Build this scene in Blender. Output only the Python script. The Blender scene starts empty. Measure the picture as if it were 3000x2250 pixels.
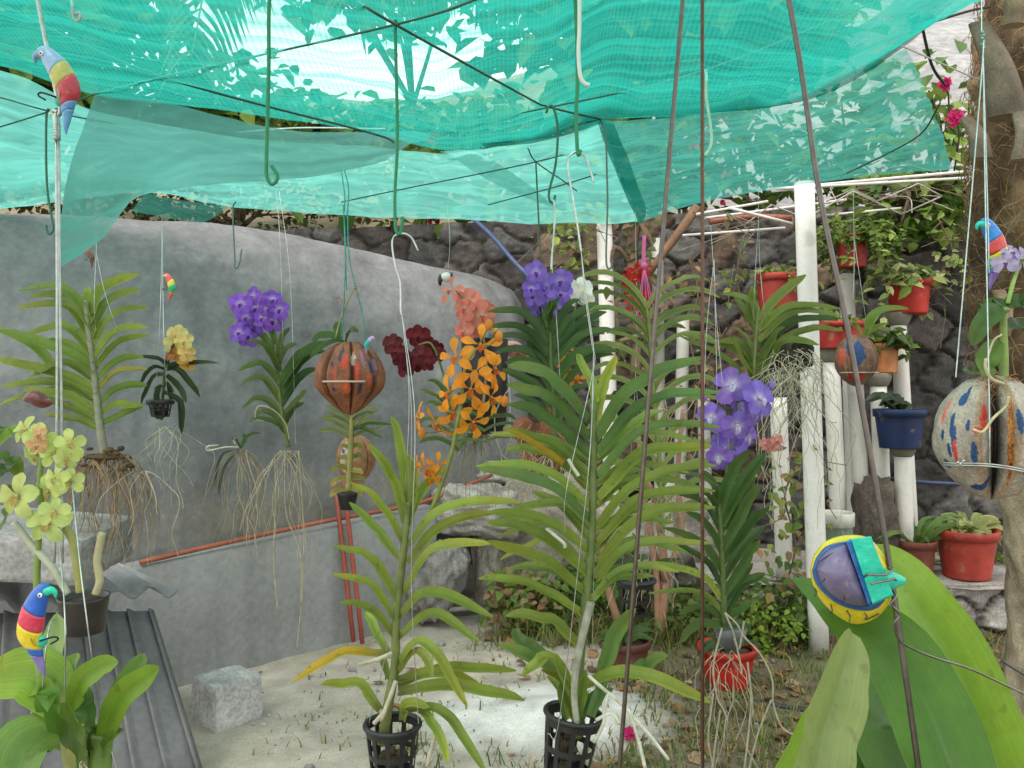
import bpy, math, random
import numpy as np
from mathutils import Vector, Matrix, noise
random.seed(7); np.random.seed(7)
R = math.radians
def fbm(x,y,z=0,o=4): return noise.fractal(Vector((x,y,z)),1.0,2.0,o)
S = bpy.context.scene

# ------------------------------------------------------------ camera, sky, sun
F = 2400.0; CZ = 1.45
cam_d = bpy.data.cameras.new('camera'); cam = bpy.data.objects.new('camera', cam_d)
S.collection.objects.link(cam)
cam.location = (0, 0, CZ); cam.rotation_euler = (R(90), 0, 0)
cam_d.sensor_width = 36; cam_d.lens = 36*F/3000; cam_d.clip_start = .02; cam_d.clip_end = 2000
S.camera = cam
w = bpy.data.worlds.new('World'); S.world = w; w.use_nodes = True
nt = w.node_tree; bg = nt.nodes['Background']
sky = nt.nodes.new('ShaderNodeTexSky'); sky.sky_type = 'NISHITA'; sky.sun_disc = False
SUN_EL = R(58); SUN_AZ = math.atan2(-.5, -.75)
sky.sun_elevation = SUN_EL; sky.sun_rotation = SUN_AZ
sky.air_density = .8; sky.dust_density = 8.0; sky.ozone_density = .4
# bright broken overcast laid over the clear sky
tcw = nt.nodes.new('ShaderNodeTexCoord'); mpw = nt.nodes.new('ShaderNodeMapping'); mpw.inputs['Scale'].default_value = (1, 1, 2.2)
nzw = nt.nodes.new('ShaderNodeTexNoise'); nzw.inputs['Scale'].default_value = 2.4; nzw.inputs['Detail'].default_value = 7
rmw = nt.nodes.new('ShaderNodeMapRange'); rmw.inputs[1].default_value = .30; rmw.inputs[2].default_value = .62; rmw.inputs[3].default_value = .55
mxw = nt.nodes.new('ShaderNodeMix'); mxw.data_type = 'RGBA'; mxw.inputs['B'].default_value = (6.6, 6.6, 6.4, 1)
nt.links.new(tcw.outputs['Generated'], mpw.inputs[0]); nt.links.new(mpw.outputs[0], nzw.inputs['Vector'])
nt.links.new(nzw.outputs[0], rmw.inputs[0]); nt.links.new(rmw.outputs[0], mxw.inputs['Factor'])
nt.links.new(sky.outputs[0], mxw.inputs['A']); nt.links.new(mxw.outputs['Result'], bg.inputs[0]); bg.inputs[1].default_value = .15
sl = bpy.data.lights.new('sun', 'SUN'); sl.energy = .6; sl.angle = R(18); sl.color = (1, .95, .87)
so = bpy.data.objects.new('sun', sl); S.collection.objects.link(so)
sdir = Vector((math.sin(SUN_AZ)*math.cos(SUN_EL), math.cos(SUN_AZ)*math.cos(SUN_EL), math.sin(SUN_EL)))
so.rotation_euler = (-sdir).to_track_quat('-Z', 'Y').to_euler(); so.location = (0, -3, 12)
vs = S.view_settings; vs.view_transform = 'Standard'; vs.look = 'None'; vs.gamma = 1; vs.exposure = 1.2
try: S.cycles.transparent_max_bounces = 24; S.cycles.max_bounces = 8
except Exception: pass

# ------------------------------------------------------------ helpers
def P(px, py, d): return Vector(((px-1500)/F*d, d, CZ-(py-1125)/F*d))
ORG = {}
def rnd(a, b): return random.uniform(a, b)
def c_var(c, v=.12):
    k = 1+rnd(-v, v); return (c[0]*k*(1+rnd(-v, v)*.5), c[1]*k, c[2]*k*(1+rnd(-v, v)*.5))
def cr(pts, n):
    """Catmull-Rom resample to n+1 points"""
    pts = [Vector(p) for p in pts]
    if len(pts) == 2: return [pts[0].lerp(pts[1], i/n) for i in range(n+1)]
    q = [pts[0]*2-pts[1]]+pts+[pts[-1]*2-pts[-2]]
    out = []; m = len(pts)-1
    for i in range(n+1):
        f = i/n*m; k = min(int(f), m-1); t = f-k
        a, b, c, d = q[k:k+4]
        out.append(.5*((2*b)+(c-a)*t+(2*a-5*b+4*c-d)*t*t+(3*b-3*c+d-a)*t**3))
    return out
class MB:
    def __init__(s, col=(.5,.5,.5)): s.v=[]; s.f=[]; s.c=[]; s.col=col
    def add(s, vs, fs, col=None, cols=None):
        b = len(s.v); s.v += [tuple(v) for v in vs]
        s.c += list(cols) if cols else [col or s.col]*len(vs)
        s.f += [tuple(i+b for i in f) for f in fs]
    def tube(s, pts, r, n=6, col=None, res=None, cap=True):
        pts = cr(pts, res) if res else [Vector(p) for p in pts]
        k = len(pts); rr = r if callable(r) else (lambda t: r)
        vs=[]; fs=[]; up=None
        for i, p in enumerate(pts):
            t = (pts[min(i+1,k-1)]-pts[max(i-1,0)])
            if t.length < 1e-9: t = Vector((0,0,1))
            t.normalize()
            if up is None:
                up = t.orthogonal().normalized()
            up = (up-t*up.dot(t))
            up = up.normalized() if up.length > 1e-6 else t.orthogonal().normalized()
            sd = t.cross(up); q = rr(i/max(1,k-1))
            for j in range(n):
                a = 2*math.pi*j/n
                vs.append(p+up*(q*math.cos(a))+sd*(q*math.sin(a)))
        for i in range(k-1):
            for j in range(n):
                a=i*n+j; b=i*n+(j+1)%n; fs.append((a,b,b+n,a+n))
        if cap: fs.append(tuple(range(n-1,-1,-1))); fs.append(tuple(range((k-1)*n,k*n)))
        s.add(vs, fs, col)
    def box(s, c, sz, rot=None, col=None, jit=0):
        c = Vector(c); vs=[]
        for z in (-1,1):
            for x,y in ((-1,-1),(1,-1),(1,1),(-1,1)):
                v = Vector((x*sz[0]/2,y*sz[1]/2,z*sz[2]/2))
                if jit: v += Vector((rnd(-jit,jit),rnd(-jit,jit),rnd(-jit,jit)))
                if rot is not None: v = rot @ v
                vs.append(c+v)
        s.add(vs,[(3,2,1,0),(4,5,6,7),(0,1,5,4),(1,2,6,5),(2,3,7,6),(3,0,4,7)],col)
    def lathe(s, c, prof, n=24, col=None, rot=None, close=True, cols=None):
        c=Vector(c); vs=[]; fs=[]; cc=[]
        for i,(r,z) in enumerate(prof):
            for j in range(n):
                a=2*math.pi*j/n; v=Vector((r*math.cos(a),r*math.sin(a),z))
                if rot is not None: v=rot@v
                vs.append(c+v); cc.append(cols[i] if cols else (col or s.col))
        for i in range(len(prof)-1):
            for j in range(n):
                a=i*n+j; b=i*n+(j+1)%n; fs.append((a,b,b+n,a+n))
        if close: fs.append(tuple(range(n-1,-1,-1))); fs.append(tuple(range((len(prof)-1)*n,len(prof)*n)))
        s.add(vs,fs,cols=cc)
    def ball(s, c, r, n=10, m=7, col=None, rot=None):
        if not isinstance(r,(tuple,list)): r=(r,r,r)
        c=Vector(c); vs=[]; fs=[]
        for i in range(m+1):
            th=math.pi*i/m
            for j in range(n):
                a=2*math.pi*j/n
                v=Vector((r[0]*math.sin(th)*math.cos(a),r[1]*math.sin(th)*math.sin(a),r[2]*math.cos(th)))
                if rot is not None: v=rot@v
                vs.append(c+v)
        for i in range(m):
            for j in range(n):
                a=i*n+j; b=i*n+(j+1)%n; fs.append((a,a+n,b+n,b))
        s.add(vs,fs,col)
    def strap(s, pts, w, n=10, fold=.35, nrm=(0,-.65,.75), prof='strap', col=None, tip=None, base=None, roll=0, wave=0):
        pts = cr(pts, n); nrm=Vector(nrm).normalized(); col=col or s.col
        kf=rnd(0,50); pts=[p+Vector((fbm(kf,i/n*3,0,2),fbm(kf,i/n*3,5,2),fbm(kf,i/n*3,9,2)))*(min(w,.024)*.28*min(1,i/n*2)) for i,p in enumerate(pts)]
        X=(-1,-.52,-.07,.07,.52,1); vs=[]; fs=[]; cc=[]; ph=rnd(0,6); wv=rnd(.6,1.4)
        for i,p in enumerate(pts):
            t=i/n; tg=(pts[min(i+1,n)]-pts[max(i-1,0)]).normalized()
            sd=tg.cross(nrm)
            if sd.length<.05: sd=tg.cross(Vector((1,0,0)))
            sd.normalize(); up=sd.cross(tg)
            if roll: 
                q=Matrix.Rotation(roll*(.3+.7*t),3,tg); sd=q@sd; up=q@up
            if prof=='strap': k=min(1,.72+.9*t)*(1 if t<.62 else math.sqrt(max(0,1-((t-.62)/.385)**2)))
            elif prof=='lance': k=max(.0,math.sin(math.pi*min(1,t*.97+.03)**.75))**.8
            elif prof=='oval': k=math.sqrt(max(0,1-((t-.5)/.515)**2))
            elif prof=='broad': k=(.35+.65*min(1,t/.35)**.8)*(1 if t<.5 else math.sqrt(max(0,1-((t-.5)/.505)**2)))
            k=max(k,.03); hw=w*.5*k*(1+.06*fbm(kf+7,t*4,1,2))
            for x in X:
                vs.append(p+sd*(x*hw)+up*(fold*abs(x)*hw+wave*hw*math.sin(ph+t*9*wv)*x))
                c=col
                if tip and t>.55: c=tuple(a+(b-a)*min(1,(t-.55)/.4) for a,b in zip(col,tip))
                if base and t<.3: c=tuple(a+(b-a)*(1-t/.3) for a,b in zip(c,base))
                if abs(x)<.1: c=(c[0]*.8,c[1]*.85,c[2]*.8)
                cc.append((c[0],c[1],c[2],.5+.45*x))
        m=len(X)
        for i in range(n):
            for j in range(m-1):
                a=i*m+j; fs.append((a,a+1,a+m+1,a+m))
        s.add(vs,fs,cols=cc)
    def hleaf(s, p, dr, nr, L, col, wd=.95):
        dr=dr.normalized(); sd=dr.cross(nr)
        if sd.length<1e-4: sd=dr.orthogonal()
        sd.normalize(); up=sd.cross(dr); q=[]
        for x,y,z in ((0,0,0),(-.42,.22,.10),(-.38,.6,.08),(0,1,-.08),(.38,.6,.08),(.42,.22,.10)):
            q.append(p+sd*(x*L*wd)+dr*(y*L)+up*(z*L))
        s.add(q,[(0,3,2,1),(0,5,4,3)],col)
    def grid(s, rows, cols=None, col=None):
        n=len(rows[0]); vs=[v for r in rows for v in r]; fs=[]
        for i in range(len(rows)-1):
            for j in range(n-1):
                a=i*n+j; fs.append((a,a+1,a+n+1,a+n))
        s.add(vs,fs,col,cols)
    def loft(s, rings, close=True, col=None):
        n=len(rings[0]); vs=[v for r in rings for v in r]; fs=[]
        for i in range(len(rings)-1):
            for j in range(n):
                a=i*n+j; b=i*n+(j+1)%n; fs.append((a,b,b+n,a+n))
        if close: fs.append(tuple(range(n-1,-1,-1))); fs.append(tuple(range((len(rings)-1)*n,len(rings)*n)))
        s.add(vs,fs,col)
    def build(s, name, mat, parent=None, smooth=True, solid=0):
        if parent is not None: org=ORG[parent.name]
        else:
            a=np.array(s.v); org=Vector(((a[:,0].min()+a[:,0].max())/2,(a[:,1].min()+a[:,1].max())/2,a[:,2].min()))
        me=bpy.data.meshes.new(name)
        me.from_pydata([(v[0]-org[0],v[1]-org[1],v[2]-org[2]) for v in s.v],[],s.f)
        ca=me.color_attributes.new('Col','FLOAT_COLOR','POINT')
        ca.data.foreach_set('color',np.array([(c[0],c[1],c[2],c[3] if len(c)>3 else 1) for c in s.c],dtype=np.float32).ravel())
        if smooth: me.polygons.foreach_set('use_smooth',[True]*len(me.polygons))
        me.update(); me.materials.append(mat)
        o=bpy.data.objects.new(name,me); S.collection.objects.link(o)
        if parent is not None: o.parent=parent
        else: o.location=org
        ORG[o.name]=org
        if solid:
            m=o.modifiers.new('solid','SOLIDIFY'); m.thickness=solid; m.offset=0
        return o
def tag(o,label=None,cat=None,group=None,kind=None):
    if label: o['label']=label
    if cat: o['category']=cat
    if group: o['group']=group
    if kind: o['kind']=kind
    return o
def thing(name,loc,label,cat,group=None):
    o=bpy.data.objects.new(name,None); o.empty_display_size=.05; S.collection.objects.link(o)
    o.location=loc; ORG[o.name]=Vector(loc); return tag(o,label,cat,group)

# ------------------------------------------------------------ materials
def vcm(name, rough=.5, transl=0, nscale=20, namt=.25, bump=0, spec=.4, bscale=None, metal=0, fine=0, gloss_var=.1, veins=0, spots=0, spotcol=(.10,.06,.02), spotscale=60, cracks=0):
    m=bpy.data.materials.new(name); m.use_nodes=True; t=m.node_tree; N=t.nodes; L=t.links
    b=N['Principled BSDF']; out=N['Material Output']
    at=N.new('ShaderNodeAttribute'); at.attribute_name='Col'
    tc=N.new('ShaderNodeTexCoord')
    no=N.new('ShaderNodeTexNoise'); no.inputs['Scale'].default_value=nscale; no.inputs['Detail'].default_value=6; no.inputs['Roughness'].default_value=.6
    L.new(tc.outputs['Object'],no.inputs['Vector'])
    mr=N.new('ShaderNodeMapRange'); mr.inputs[1].default_value=.3; mr.inputs[2].default_value=.7; mr.inputs[3].default_value=1-namt; mr.inputs[4].default_value=1+namt
    L.new(no.outputs[0],mr.inputs[0])
    mul=N.new('ShaderNodeVectorMath'); mul.operation='SCALE'
    L.new(at.outputs['Color'],mul.inputs[0]); L.new(mr.outputs[0],mul.inputs['Scale'])
    src=mul.outputs[0]
    if fine:
        n2=N.new('ShaderNodeTexNoise'); n2.inputs['Scale'].default_value=nscale*14; n2.inputs['Detail'].default_value=3
        L.new(tc.outputs['Object'],n2.inputs['Vector'])
        m2=N.new('ShaderNodeMapRange'); m2.inputs[1].default_value=.3; m2.inputs[2].default_value=.7; m2.inputs[3].default_value=1-fine; m2.inputs[4].default_value=1+fine
        L.new(n2.outputs[0],m2.inputs[0])
        mu=N.new('ShaderNodeVectorMath'); mu.operation='SCALE'; L.new(src,mu.inputs[0]); L.new(m2.outputs[0],mu.inputs['Scale']); src=mu.outputs[0]
    if veins:
        cx=N.new('ShaderNodeCombineXYZ'); mv=N.new('ShaderNodeMath'); mv.operation='MULTIPLY'; mv.inputs[1].default_value=26; L.new(at.outputs['Alpha'],mv.inputs[0]); L.new(mv.outputs[0],cx.inputs[0])
        n3=N.new('ShaderNodeTexNoise'); n3.inputs['Scale'].default_value=1; n3.inputs['Detail'].default_value=2; L.new(cx.outputs[0],n3.inputs['Vector'])
        m3=N.new('ShaderNodeMapRange'); m3.inputs[1].default_value=.3; m3.inputs[2].default_value=.7; m3.inputs[3].default_value=1-veins; m3.inputs[4].default_value=1+veins; L.new(n3.outputs[0],m3.inputs[0])
        mu=N.new('ShaderNodeVectorMath'); mu.operation='SCALE'; L.new(src,mu.inputs[0]); L.new(m3.outputs[0],mu.inputs['Scale']); src=mu.outputs[0]
    if spots:
        n4=N.new('ShaderNodeTexNoise'); n4.inputs['Scale'].default_value=spotscale; n4.inputs['Detail'].default_value=4; L.new(tc.outputs['Object'],n4.inputs['Vector'])
        m4=N.new('ShaderNodeMapRange'); m4.inputs[1].default_value=.62; m4.inputs[2].default_value=.72; m4.inputs[4].default_value=spots; L.new(n4.outputs[0],m4.inputs[0])
        x4=N.new('ShaderNodeMix'); x4.data_type='RGBA'; L.new(m4.outputs[0],x4.inputs['Factor']); L.new(src,x4.inputs['A']); x4.inputs['B'].default_value=(*spotcol,1); src=x4.outputs['Result']
    if cracks:
        n5=N.new('ShaderNodeTexNoise'); n5.inputs['Scale'].default_value=1.7; n5.inputs['Detail'].default_value=5; n5.inputs['Roughness'].default_value=.62; L.new(tc.outputs['Object'],n5.inputs['Vector'])
        s5=N.new('ShaderNodeMath'); s5.operation='SUBTRACT'; s5.inputs[1].default_value=.47; L.new(n5.outputs[0],s5.inputs[0])
        a5=N.new('ShaderNodeMath'); a5.operation='ABSOLUTE'; L.new(s5.outputs[0],a5.inputs[0])
        m5=N.new('ShaderNodeMapRange'); m5.inputs[1].default_value=.001; m5.inputs[2].default_value=.0055; m5.inputs[3].default_value=1-cracks; m5.inputs[4].default_value=1; L.new(a5.outputs[0],m5.inputs[0])
        mp5=N.new('ShaderNodeMapping'); mp5.inputs['Scale'].default_value=(9,9,.55); L.new(tc.outputs['Object'],mp5.inputs[0])
        n6=N.new('ShaderNodeTexNoise'); n6.inputs['Scale'].default_value=1; n6.inputs['Detail'].default_value=4; L.new(mp5.outputs[0],n6.inputs['Vector'])
        m6=N.new('ShaderNodeMapRange'); m6.inputs[1].default_value=.40; m6.inputs[2].default_value=.72; m6.inputs[3].default_value=1.05; m6.inputs[4].default_value=.82; L.new(n6.outputs[0],m6.inputs[0])
        m7=N.new('ShaderNodeMath'); m7.operation='MULTIPLY'; L.new(m5.outputs[0],m7.inputs[0]); L.new(m6.outputs[0],m7.inputs[1])
        mu=N.new('ShaderNodeVectorMath'); mu.operation='SCALE'; L.new(src,mu.inputs[0]); L.new(m7.outputs[0],mu.inputs['Scale']); src=mu.outputs[0]
    L.new(src,b.inputs['Base Color'])
    b.inputs['Roughness'].default_value=rough; b.inputs['Metallic'].default_value=metal
    b.inputs['Specular IOR Level'].default_value=spec
    rr=N.new('ShaderNodeMapRange'); rr.inputs[3].default_value=max(.02,rough-gloss_var); rr.inputs[4].default_value=min(1,rough+gloss_var)
    L.new(no.outputs[0],rr.inputs[0]); L.new(rr.outputs[0],b.inputs['Roughness'])
    if bump:
        nb=N.new('ShaderNodeTexNoise'); nb.inputs['Scale'].default_value=bscale or nscale*3; nb.inputs['Detail'].default_value=5
        L.new(tc.outputs['Object'],nb.inputs['Vector'])
        bp=N.new('ShaderNodeBump'); bp.inputs['Strength'].default_value=bump; bp.inputs['Distance'].default_value=.01
        L.new(nb.outputs[0],bp.inputs['Height']); L.new(bp.outputs[0],b.inputs['Normal'])
    if transl:
        tr=N.new('ShaderNodeBsdfTranslucent'); L.new(src,tr.inputs[0])
        mx=N.new('ShaderNodeMixShader'); mx.inputs[0].default_value=transl
        L.new(b.outputs[0],mx.inputs[1]); L.new(tr.outputs[0],mx.inputs[2]); L.new(mx.outputs[0],out.inputs[0])
    return m
M_leaf=vcm('orchid_leaf',.42,.38,9,.22,.08,.30,60,veins=.16,spots=.45)
M_big=vcm('glossy_leaf',.36,.38,6,.16,.06,.35,40,veins=.085,spots=.3,fine=.06)
M_bush=vcm('bush_leaf',.5,.35,3,.3,0,.3)
M_petal=vcm('petal',.55,.35,40,.14,0,.25)
M_stem=vcm('stem',.5,0,30,.25,.1)
M_root=vcm('aerial_root',.75,0,40,.3,.1,.2)
M_paint=vcm('painted_wood',.3,0,60,.16,.35,.5,50,fine=.12,spots=.5,spotcol=(.30,.26,.20),spotscale=90)
M_coco=vcm('coconut_husk',.55,0,18,.35,.5,.3,70,fine=.25)
M_plas=vcm('pot_plastic',.5,0,9,.28,.1,.35,fine=.1,spots=.45,spotcol=(.28,.20,.14),spotscale=14)
M_black=vcm('black_plastic',.4,0,15,.25,.05,.4)
M_pvc=vcm('white_pvc',.4,0,5,.09,.03,.35,fine=.05,spots=.35,spotcol=(.26,.24,.17),spotscale=7)
M_wire=vcm('wire_metal',.34,0,60,.25,0,.5,metal=.85)
M_cord=vcm('green_coated_wire',.4,0,60,.15,0,.4)
M_conc=vcm('concrete',.85,0,2.2,.16,.35,.2,35,fine=.10)
M_mound=vcm('cement_render',.85,0,2.2,.12,.5,.2,26,fine=.10,cracks=.10)
M_stone=vcm('stone',.9,0,5,.3,.7,.15,22,fine=.25)
M_wood=vcm('wood',.8,0,10,.3,.4,.2,40,fine=.2)
M_fibre=vcm('palm_fibre',.95,0,14,.35,.5,.1,60,fine=.3)
M_metal=vcm('grey_sheet_metal',.6,0,3,.2,.05,.3,fine=.12)
M_grass=vcm('grass_blade',.6,.25,4,.25,0,.2)
def net_mat(name, c, fac, wave=0, cs=3):
    m=bpy.data.materials.new(name); m.use_nodes=True; t=m.node_tree; N=t.nodes; L=t.links
    N.remove(N['Principled BSDF']); out=N['Material Output']
    tr=N.new('ShaderNodeBsdfTransparent'); tl=N.new('ShaderNodeBsdfTranslucent'); df=N.new('ShaderNodeBsdfDiffuse')
    for b in (tl,df): b.inputs[0].default_value=(*c,1)
    mx=N.new('ShaderNodeMixShader'); mx.inputs[0].default_value=.35
    L.new(tl.outputs[0],mx.inputs[1]); L.new(df.outputs[0],mx.inputs[2])
    tc=N.new('ShaderNodeTexCoord'); mp=N.new('ShaderNodeMapping'); L.new(tc.outputs['UV'],mp.inputs[0])
    mp.inputs['Scale'].default_value=(cs*.8,cs*3.2,1); mp.inputs['Rotation'].default_value=(0,0,.25)
    no=N.new('ShaderNodeTexNoise'); no.inputs['Scale'].default_value=1.6; no.inputs['Detail'].default_value=7; no.inputs['Roughness'].default_value=.55; no.inputs['Distortion'].default_value=.6
    L.new(mp.outputs[0],no.inputs['Vector'])
    mr=N.new('ShaderNodeMapRange'); mr.inputs[1].default_value=.32; mr.inputs[2].default_value=.68; mr.inputs[3].default_value=fac-.15; mr.inputs[4].default_value=min(.97,fac+.15)
    L.new(no.outputs[0],mr.inputs[0]); val=mr.outputs[0]
    mpb=N.new('ShaderNodeMapping'); L.new(tc.outputs['UV'],mpb.inputs[0]); mpb.inputs['Scale'].default_value=(.55,2.3,1); mpb.inputs['Rotation'].default_value=(0,0,-.35)
    nb=N.new('ShaderNodeTexNoise'); nb.inputs['Scale'].default_value=1.5; nb.inputs['Detail'].default_value=3; nb.inputs['Distortion'].default_value=.5; L.new(mpb.outputs[0],nb.inputs['Vector'])
    sb=N.new('ShaderNodeMath'); sb.operation='SUBTRACT'; sb.inputs[1].default_value=.5; L.new(nb.outputs[0],sb.inputs[0])
    ab=N.new('ShaderNodeMath'); ab.operation='ABSOLUTE'; L.new(sb.outputs[0],ab.inputs[0])
    mc=N.new('ShaderNodeMapRange'); mc.inputs[1].default_value=0; mc.inputs[2].default_value=.035; mc.inputs[3].default_value=.17; mc.inputs[4].default_value=0; L.new(ab.outputs[0],mc.inputs[0])
    ad0=N.new('ShaderNodeMath'); ad0.operation='ADD'; ad0.use_clamp=True; L.new(val,ad0.inputs[0]); L.new(mc.outputs[0],ad0.inputs[1]); val=ad0.outputs[0]
    if wave:
        for ax in ('X','Y'):
            wv=N.new('ShaderNodeTexWave'); wv.bands_direction=ax; wv.inputs['Scale'].default_value=wave; wv.inputs['Distortion'].default_value=.4
            L.new(tc.outputs['UV'],wv.inputs['Vector'])
            w2=N.new('ShaderNodeMapRange'); w2.inputs[3].default_value=-.05; w2.inputs[4].default_value=.05; L.new(wv.outputs['Fac'],w2.inputs[0])
            ad=N.new('ShaderNodeMath'); ad.operation='ADD'; ad.use_clamp=True; L.new(val,ad.inputs[0]); L.new(w2.outputs[0],ad.inputs[1]); val=ad.outputs[0]
    m2=N.new('ShaderNodeMixShader'); L.new(val,m2.inputs[0]); L.new(tr.outputs[0],m2.inputs[1]); L.new(mx.outputs[0],m2.inputs[2])
    L.new(m2.outputs[0],out.inputs[0]); return m
# ------------------------------------------------------------ ground
def fbm(x,y,z=0,o=4): return noise.fractal(Vector((x,y,z)),1.0,2.0,o)
def axis(lo,hi,a,b,n):
    core=list(np.linspace(a,b,n)); k=[]; st=.3; v=a
    while v>lo: st*=1.5; v-=st; k.append(max(v,lo))
    out=k[::-1]+core; st=.3; v=b
    while v<hi: st*=1.5; v+=st; out.append(min(v,hi))
    return out
def gz(x,y):
    z=.025*fbm(x*1.3,y*1.3)+.008*fbm(x*6,y*6,3)
    z+=.07*math.exp(-((x-.12)/.45)**2-((y-3.6)/.28)**2)
    return z
def smooth(a,b,x):
    t=min(1,max(0,(x-a)/(b-a))); return t*t*(3-2*t)
xs=axis(-300,300,-3.2,4,150); ys=axis(-60,600,1.5,6.6,120)
rows=[];cols=[]
for y in ys:
    rows.append([(x,y,gz(x,y) if abs(x)<5 and y<8 else 0) for x in xs])
    for x in xs:
        n1=fbm(x*1.6,y*1.6,5); n2=fbm(x*7,y*7,9)
        sand=(.37,.335,.285); dirt=(.15,.12,.085); moss=(.13,.14,.07); grav=(.36,.34,.31)
        e=smooth(.12,.75,x-.18*(y-3)+n1*.35+n2*.12)               # sand on the left, soil on the right
        far=smooth(4.4,5.0,y+n1*.35)
        c=[sand[i]+(dirt[i]-sand[i])*e for i in range(3)]
        c=[a+(g-a)*far*.55*(1-e) for a,g in zip(c,grav)]
        mm=smooth(.02,.42,n1+.35*n2)*(.25+.65*e); c=[a+(b-a)*mm for a,b in zip(c,moss)]
        hp=math.exp(-((x-.12)/.5)**4-((y-3.55)/.30)**4)*smooth(-.6,.1,n2+.3); c=[a+(b-a)*hp for a,b in zip(c,(.64,.63,.60))]
        k=1+.22*n2; cols.append(tuple(a*k for a in c))
mb=MB(); mb.grid(rows,cols); g=mb.build('ground',vcm('ground_soil',.95,0,9,.16,.5,.1,40,fine=.16)); tag(g,kind='structure')

# ------------------------------------------------------------ stone walls
def stone_face(mb,A,B,z0,z1,size,cfun,bulge,nu,nv,seed,rough=.02,lean=0,topn=0):
    """a wall face from A to B as a relief of bulging stones set in deep joints; normal to the right of A->B"""
    rs=np.random.RandomState(seed); A=Vector((*A,0)); B=Vector((*B,0)); L=(B-A).length; H=z1-z0; d=(B-A).normalized(); nrm=Vector((d.y,-d.x,0))
    gu=int(L/size)+3; gv=int(H/(size*.72))+3
    px=np.zeros((gu,gv)); py=np.zeros((gu,gv)); kk=rs.rand(gu,gv,3)
    for i in range(gu):
        for j in range(gv):
            px[i,j]=(i-.5+rs.uniform(-.42,.42)+(.5 if j%2 else 0))*size; py[i,j]=(j-.5+rs.uniform(-.38,.38))*size*.72
    sx=px.ravel(); sy=py.ravel(); kf=kk.reshape(-1,3)
    rows=[];cols=[]
    for v in range(nv+1):
        row=[]
        for u in range(nu+1):
            x=u/nu*L; z=v/nv*H
            wx=x+.20*size*fbm(x*5/size*.3,z*5/size*.3,seed); wz=z+.20*size*fbm(x*1.5/size,z*1.5/size,seed+7)
            dd=np.sqrt((sx-wx)**2+((sy-wz)*1.25)**2); o=np.argpartition(dd,1)[:2]
            if dd[o[0]]>dd[o[1]]: o=o[::-1]
            e=(dd[o[1]]-dd[o[0]])/size; k=kf[o[0]]
            h=smooth(.0,.15,e); n=fbm(x*6,z*6,seed+3); n2=fbm(x*22,z*22,seed)
            off=bulge*(h*(.45+.6*k[0]+.9*(wx-sx[o[0]])/size*(k[1]-.5)*1.3+.9*(wz-sy[o[0]])/size*(k[2]-.35)*1.6)-.25)+rough*n+rough*.5*n2+ (bulge*.6*((x*k[1]*3)%1-.5)*0)
            tz=z0+z
            if topn and v==nv: tz+=topn*fbm(x*2.2,0,seed)
            row.append(A+d*x+nrm*(off-lean*z)+Vector((0,0,tz)))
            c=cfun(k); jt=(.042,.038,.033); q=smooth(.0,.10,e)
            kq=1+.28*n+.22*n2
            cols.append(tuple((a+(b-a)*q)*kq for a,b in zip(jt,c)))
        rows.append(row)
    mb.grid(rows,cols)
def dark_stone(k):
    b=.052+.058*k[0]  # dark stone, its tone lowered further to carry the shade at the back
    if k[1]>.86: return (b*1.55,b*1.15,b*.82)
    if k[1]>.5: return (b*1.12,b*1.0,b*.93)
    return (b*1.0,b*.97,b*.92)
def pale_stone(k):
    b=.19+.12*k[0]; return (b*1.05,b*.98,b*.9)
WA,WB=(-4.6,7.5),(4.8,5.55)
mb=MB(); stone_face(mb,WA,WB,0,2.75,.33,dark_stone,.062,460,190,11,.024)
d=(Vector(WB)-Vector(WA)).normalized(); nr=Vector((-d.y,d.x))
A2=Vector(WA)+nr*.7; B2=Vector(WB)+nr*.7
mb.add([(WA[0],WA[1],2.74),(WB[0],WB[1],2.74),(B2.x,B2.y,2.74),(A2.x,A2.y,2.74),(A2.x,A2.y,-.1),(B2.x,B2.y,-.1)],[(0,1,2,3),(3,2,5,4)],(.1,.095,.09))
o=mb.build('stone_wall',M_stone); tag(o,'tall dark rubble stone retaining wall at the back of the garden','wall')
# low ledge of pale stones carrying the pots
mb=MB(); LA,LB=(1.15,4.95),(4.2,4.62)
stone_face(mb,LA,LB,-.05,.28,.34,pale_stone,.07,150,34,5,.02)
d=(Vector(LB)-Vector(LA)).normalized(); nr=Vector((-d.y,d.x))
rows=[];cols=[]
for j in range(13):
    q=j/12; row=[]
    for i in range(90):
        u=i/89; p=Vector(LA).lerp(Vector(LB),u)+nr*(q*.95-.05); n=fbm(p.x*4,p.y*4,2)
        row.append((p.x,p.y,.285+.018*n-(.02 if j==0 else 0))); k=.30*(1+.35*n); cols.append((k*1.05,k*.98,k*.88))
    rows.append(row)
mb.grid(rows,cols); o=mb.build('stone_ledge',M_stone); tag(o,'low pale stone ledge carrying the flower pots at right','ledge')
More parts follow.
